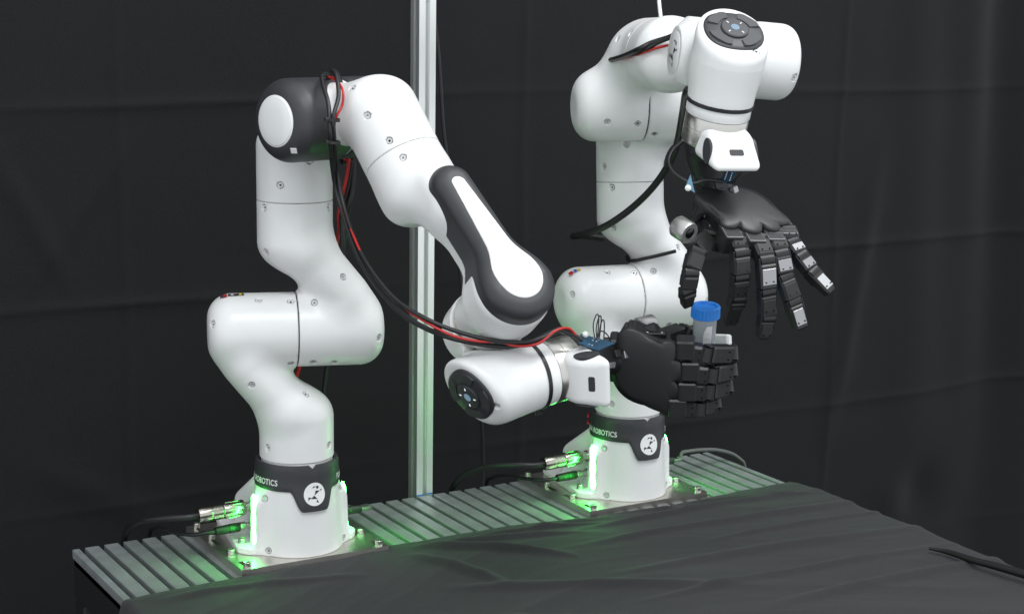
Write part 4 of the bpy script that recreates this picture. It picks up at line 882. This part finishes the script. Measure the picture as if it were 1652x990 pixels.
bm.faces.new(rings[-1]); cap = bm_obj('screw_cap', bm, 'cap_blue', cup, LC)
cam_l = (CM.inverted() @ CAM); a_c = math.atan2(cam_l.y, cam_l.x)
def on_cup(u, z, l=0.0004):
    r = 0.0140 + (0.0154 - 0.0140) * z / (HC - 0.02) + l; a = a_c + u / 0.0152; return (r * math.cos(a), r * math.sin(a), z)
V = []; F = []; nz, nu = 6, 8
poly = lambda v: (-0.001 + 0.004 * max(0, v - 0.75) / 0.25, 0.0105)
for j in range(nz + 1):
    for i in range(nu + 1):
        z = 0.004 + (HC - 0.030) * j / nz; lo, hi = poly(j / nz); V.append(on_cup(lo + (hi - lo) * i / nu, z))
for j in range(nz):
    for i in range(nu): F.append((j * (nu + 1) + i, j * (nu + 1) + i + 1, (j + 1) * (nu + 1) + i + 1, (j + 1) * (nu + 1) + i))
lab = mesh_obj('scale_label', V, F, 'print_white', cup, LC)
def cup_text(txt, size, u0, z0, vert, m_):
    cu = bpy.data.curves.new('print', 'FONT'); cu.body = txt; cu.size = size; to = bpy.data.objects.new('print_tmp', cu); COL.objects.link(to); bpy.context.view_layer.update()
    me = bpy.data.meshes.new_from_object(to.evaluated_get(bpy.context.evaluated_depsgraph_get())); bpy.data.objects.remove(to)
    for v in me.vertices:
        x, y_ = (v.co.x, v.co.y) if not vert else (-v.co.y, v.co.x)
        v.co = Vector(on_cup(u0 + x, z0 + y_, 0.0008))
    me.materials.clear(); me.materials.append(MATS[m_]); share('print', me, lab)
for k in range(4):
    z = 0.012 + 0.0075 * k
    V = [on_cup(0.001, z, .0008), on_cup(0.0075, z, .0008), on_cup(0.0075, z + 0.0005, .0008), on_cup(0.001, z + 0.0005, .0008)]; mesh_obj('scale_line', V, [(0, 1, 2, 3)], 'print_grey', lab)
cup_text('BI', 0.0068, -0.0065, 0.008, True, 'print_white')
# ---------------------------------------------------------------- cables
def cable(name, key, r, m, label, group=None, n=10):
    o = tube(name, PTS[key] if isinstance(key, str) else key, r, m, None, None, n, 8); tag(o, label, 'cable', group); return o
G = 'cables looped over the padded arm'
cable('cable', 'A_c1', 0.0031, 'cable_black', 'thick black cable looped over the dark elbow pad, left strand of the bundle', G)
cable('cable', 'A_c2', 0.0030, 'cable_black', 'thick black cable in the bundle, upper strand sagging towards the fist', G)
cable('cable', 'A_c3', 0.0024, 'cable_black', 'thinner black cable running beneath the others in the sagging bundle', G)
cable('cable', 'A_red', 0.0018, 'cable_red', 'thin red wire winding along the black cable bundle to the fist', G)
cable('cable', 'A_back1', 0.0040, 'cable_black', 'black cable hanging behind the upper arm with dark elbow pad', G)
cable('cable', 'A_back2', 0.0040, 'cable_black', 'black cable dropping behind the column beside a red wire', G)
cable('cable', 'A_backred', 0.0028, 'cable_red', 'red wire hanging behind the column of the padded arm', G)
G = 'cables on the all-white arm'
cable('cable', 'B_c1', 0.0040, 'cable_black', 'black cable crossing the top of the all-white arm above a red wire', G)
cable('cable', 'B_c2', 0.0030, 'cable_black', 'thin black cable tucked beside the red wire on the all-white arm', G)
cable('cable', 'B_red', 0.0021, 'cable_red', 'short red wire across the top of the all-white arm', G)
cable('cable', 'B_drop', 0.0058, 'cable_black', 'thick black cable curving down from the wrist across the white column', G)
cable('cable', 'B_thin', 0.0026, 'cable_black', 'thin black lead curling from the steel flange to the open hand', G)
cable('cable', 'white_cable', 0.0034, 'glove_white', 'thin white cable rising above the all-white arm to the top edge')
cable('cable', 'back_cable', 0.0034, 'cable_black', 'black cable hanging down the backdrop beside the aluminium post')
tube_o = tube('fold_shade_tube', PTS['fold_tube'], [0.002, 0.0042, 0.0052, 0.0060, 0.0068], 'cable_black', None, None, 12, 8); tag(tube_o, 'thin black tube standing in for the dark cloth fold at the right table edge', 'cloth fold')  # black tube added in place of the dark cloth fold, giving its shade
def strap(name, pts, r, m, label, tail=None):
    o = tube(name, pts, r, m, None, None, 8, 6); tag(o, label, 'cable tie', 'black cable ties'); return o
def ring_tie(F, base, z, r, ang, label, rr=0.0022):
    """cable tie closed round the last joint"""
    f = T(*base) @ F[7]; o = thing('cable_tie', label, 'cable tie', f @ Vector((0, 0, z)), 'black cable ties'); L = T(*[-v for v in o.location]) @ f
    bm = bmesh.new(); pr = [(r, z - 0.0026), (r + 0.0014, z - 0.0026), (r + 0.0014, z + 0.0026), (r, z + 0.0026)]
    rings = bm_lathe(bm, pr + pr[:1], 56, None, False); bm_obj('band', bm, 'cable_black', o, L)
    if ang is not None:
        c, s = math.cos(ang), math.sin(ang); bm = bmesh.new(); bm_box(bm, ((r + 0.004) * c, (r + 0.004) * s, z), (0.007, 0.007, 0.007), 0.001); bm_obj('lock', bm, 'cable_black', o, L)
        bm = bmesh.new(); bm_box(bm, ((r + 0.0085) * c, (r + 0.0085) * s, z + 0.002), (0.004, 0.004, 0.010), 0.0004, None); bm_obj('tail', bm, 'cable_black', o, L)
    return o
def down_angle(F, base): # angle in the flange plane that points down
    i = F[7].to_3x3().transposed() @ Vector((0, 0, -1)); return math.atan2(i.y, i.x)
ring_tie(FA, BA, 0.035, 0.0444, down_angle(FA, BA), 'black cable tie round the wrist of the padded arm, holding the bundle')
ring_tie(FB, BB, 0.0355, 0.0441, None, 'black band round the wrist of the all-white arm above the open hand')
strap('cable_tie', PTS['B_strap'], 0.0030, 'cable_black', 'black cable tie strapped across the neck of the all-white arm')
def loop_tie(c, nrm, r, label):
    o = thing('cable_tie', label, 'cable tie', c, 'black cable ties'); bm = bmesh.new(); M = frame((0, 0, 0), x=(0.2, 1, 0.1), z=nrm)
    bm_lathe(bm, [(r, -0.002), (r + 0.0014, -0.002), (r + 0.0014, 0.002), (r, 0.002), (r, -0.002)], 24, M, False); bm_obj('band', bm, 'cable_black', o)
    bm = bmesh.new(); bm_box(bm, (r + 0.003, 0.002, 0), (0.006, 0.005, 0.005), 0.0008, M @ Rot(200, 'Z')); bm_obj('lock', bm, 'cable_black', o)
loop_tie(PTS['TIES'][0], (0.1, 0.1, 1), 0.0085, 'upper of two black cable ties on the bundle beside the dark elbow pad')
loop_tie(PTS['TIES'][1], (0.1, 0.1, 1), 0.0085, 'lower of two black cable ties on the bundle beside the dark elbow pad')
# ---------------------------------------------------------------- base connectors with their leads
def connector(base, kind, side, label, lead):
    o = thing('plug', label, 'plug', (base[0] - 0.03, base[1] + side * 0.06, 0.05), 'plugs on the arm bases'); L = T(*[-v for v in o.location]) @ T(*base)
    z = {'big': 0.061, 'small': 0.0315}[kind]; M = L @ frame((-0.030, side * 0.056, z), x=(0, 0, 1), z=(0, side, -0.03)) @ Matrix.Diagonal((1.12, 1.12, 1.38, 1))
    if kind == 'big':
        lathe('socket', [(0.0085, 0), (0.0085, 0.004), (0.0065, 0.004), (0.0065, 0.020), (0.004, 0.020)], 'bolt_steel', o, M, 24)
        lathe('coupling_sleeve', [(0.0065, 0.012), (0.0100, 0.013), (0.0108, 0.015), (0.0108, 0.036), (0.0102, 0.0375), (0.0094, 0.038)], 'nickel', o, M, 32)
        for k in range(10):
            bm = bmesh.new(); bm_box(bm, (0.0108, 0, 0.026), (0.0012, 0.0022, 0.018), 0.0004, Matrix.Rotation(k * math.pi / 5, 4, 'Z')); bm_obj('grip_rib', bm, 'nickel', o, M)
        lathe('shell', [(0.0092, 0.0385), (0.0105, 0.039), (0.0105, 0.050), (0.0098, 0.0505), (0.0098, 0.0515), (0.0105, 0.052), (0.0105, 0.064), (0.0094, 0.066), (0.006, 0.066)], 'nickel', o, M, 32)
        end = 0.066; r = 0.0052
    else:
        lathe('socket', [(0.0070, 0), (0.0070, 0.003), (0.0046, 0.003), (0.0046, 0.014), (0.003, 0.014)], 'bolt_steel', o, M, 20)
        lathe('coupling_nut', [(0.0050, 0.011), (0.0066, 0.012), (0.0066, 0.018), (0.0050, 0.019)], 'bolt_steel', o, M, 8, False)
        lathe('boot', [(0.0050, 0.018), (0.0064, 0.020), (0.0064, 0.031), (0.0058, 0.0315), (0.0058, 0.0325), (0.0062, 0.033), (0.0056, 0.046), (0.003, 0.048)], 'cable_black', o, M, 20)
        end = 0.046; r = 0.0032
    p0 = M @ Vector((0, 0, end - 0.004)); p1 = M @ Vector((0, 0, end + 0.012))
    pts = [p0, p1] + [L @ Vector(v) for v in lead]
    tube('lead', pts, r, 'cable_black' if side < 0 else 'cable_grey', o, None, 12, 8)
    return o
mat('nickel', (0.46, 0.43, 0.38), 0.22, 1.0, rvar=0.08, nscale=60)
connector(BA, 'big', -1, 'large nickel connector plugged into the padded arm base by the green light', [(-0.048, -0.188, 0.055), (-0.088, -0.212, 0.044), (-0.135, -0.210, 0.026), (-0.168, -0.212, 0.004), (-0.186, -0.212, -0.04), (-0.192, -0.212, -0.2)])
connector(BA, 'small', -1, 'small black plug low on the padded arm base', [(-0.045, -0.152, 0.025), (-0.080, -0.166, 0.020), (-0.125, -0.162, 0.012), (-0.165, -0.168, 0.004), (-0.188, -0.170, -0.03), (-0.192, -0.17, -0.2)])
connector(BB, 'big', -1, 'large nickel connector plugged into the all-white arm base by the green light', [(-0.048, -0.188, 0.057), (-0.088, -0.214, 0.048), (-0.135, -0.225, 0.028), (-0.168, -0.235, 0.004), (-0.188, -0.237, -0.04), (-0.194, -0.237, -0.2)])
connector(BB, 'small', -1, 'small black plug low on the all-white arm base', [(-0.045, -0.150, 0.027), (-0.080, -0.158, 0.022), (-0.125, -0.158, 0.014), (-0.165, -0.165, 0.002), (-0.188, -0.167, -0.03), (-0.194, -0.167, -0.2)])
connector(BA, 'small', 1, 'small plug on the far side of the padded arm base', [(-0.055, 0.146, 0.024), (-0.085, 0.150, 0.014), (-0.11, 0.150, 0.004), (-0.15, 0.128, 0.004), (-0.186, 0.130, -0.03)])
connector(BB, 'small', 1, 'small plug on the far side of the all-white arm base with a grey lead', PTS['GREY'])
# small coloured stickers on the shoulder ends
def sticker(arm, F1, lst):
    for x, yv, z, m, w, nrm in lst:
        bm = bmesh.new(); bm_box(bm, (0, 0, 0.0004), (w, 0.0075, 0.0006), 0, F1 @ frame((x, yv, z), x=(0, 1, 0.15 if yv < -0.105 else 0), z=nrm)); bm_obj('sticker', bm, m, arm)
bm = bmesh.new(); bm_box(bm, (0, 0, 0), (0.0085, 0.0085, 0.0012), 0, FA[4] @ E4 @ frame(PTS['DIAMOND'][0], x=PTS['DIAMOND'][1], z=PTS['DIAMOND'][2])); bm_obj('label_mark', bm, 'print_white', armA)
sticker(armA, FA[1], [(0.010, -0.106, 0.0540, 'sticker_dark', 0.010, (0.20, -0.22, 0.95)), (0.0095, -0.093, 0.0552, 'sticker_dark', 0.013, (0.16, 0, 0.99)), (0.0085, -0.0815, 0.0556, 'sticker_dark', 0.010, (0.14, 0, 0.99)),
                       (0.0115, -0.104, 0.0545, 'sticker_red', 0.006, (0.20, -0.18, 0.95)), (0.010, -0.0935, 0.0558, 'print_grey', 0.004, (0.16, 0, 0.99)), (0.009, -0.0815, 0.0561, 'sticker_yellow', 0.004, (0.14, 0, 0.99))])
sticker(armB, FB[1], [(0.0152, -0.1173, 0.0490, 'sticker_red', 0.0075, (0.26, -0.49, 0.83)), (0.0146, -0.1094, 0.0525, 'sticker_blue', 0.005, (0.26, -0.27, 0.93)), (0.0135, -0.1024, 0.0540, 'sticker_yellow', 0.005, (0.24, -0.07, 0.97))])
for zz in (0.128, 0.116):
    a = math.radians(-128); bm = bmesh.new(); bm_box(bm, (0, 0, 0), (0.014, 0.003, 0.005), 0.0005, frame((0.0665 * math.cos(a), 0.0665 * math.sin(a), zz), x=(-math.sin(a), math.cos(a), 0), z=(0, 0, 1))); bm_obj('red_tag', bm, 'sticker_red', armB)
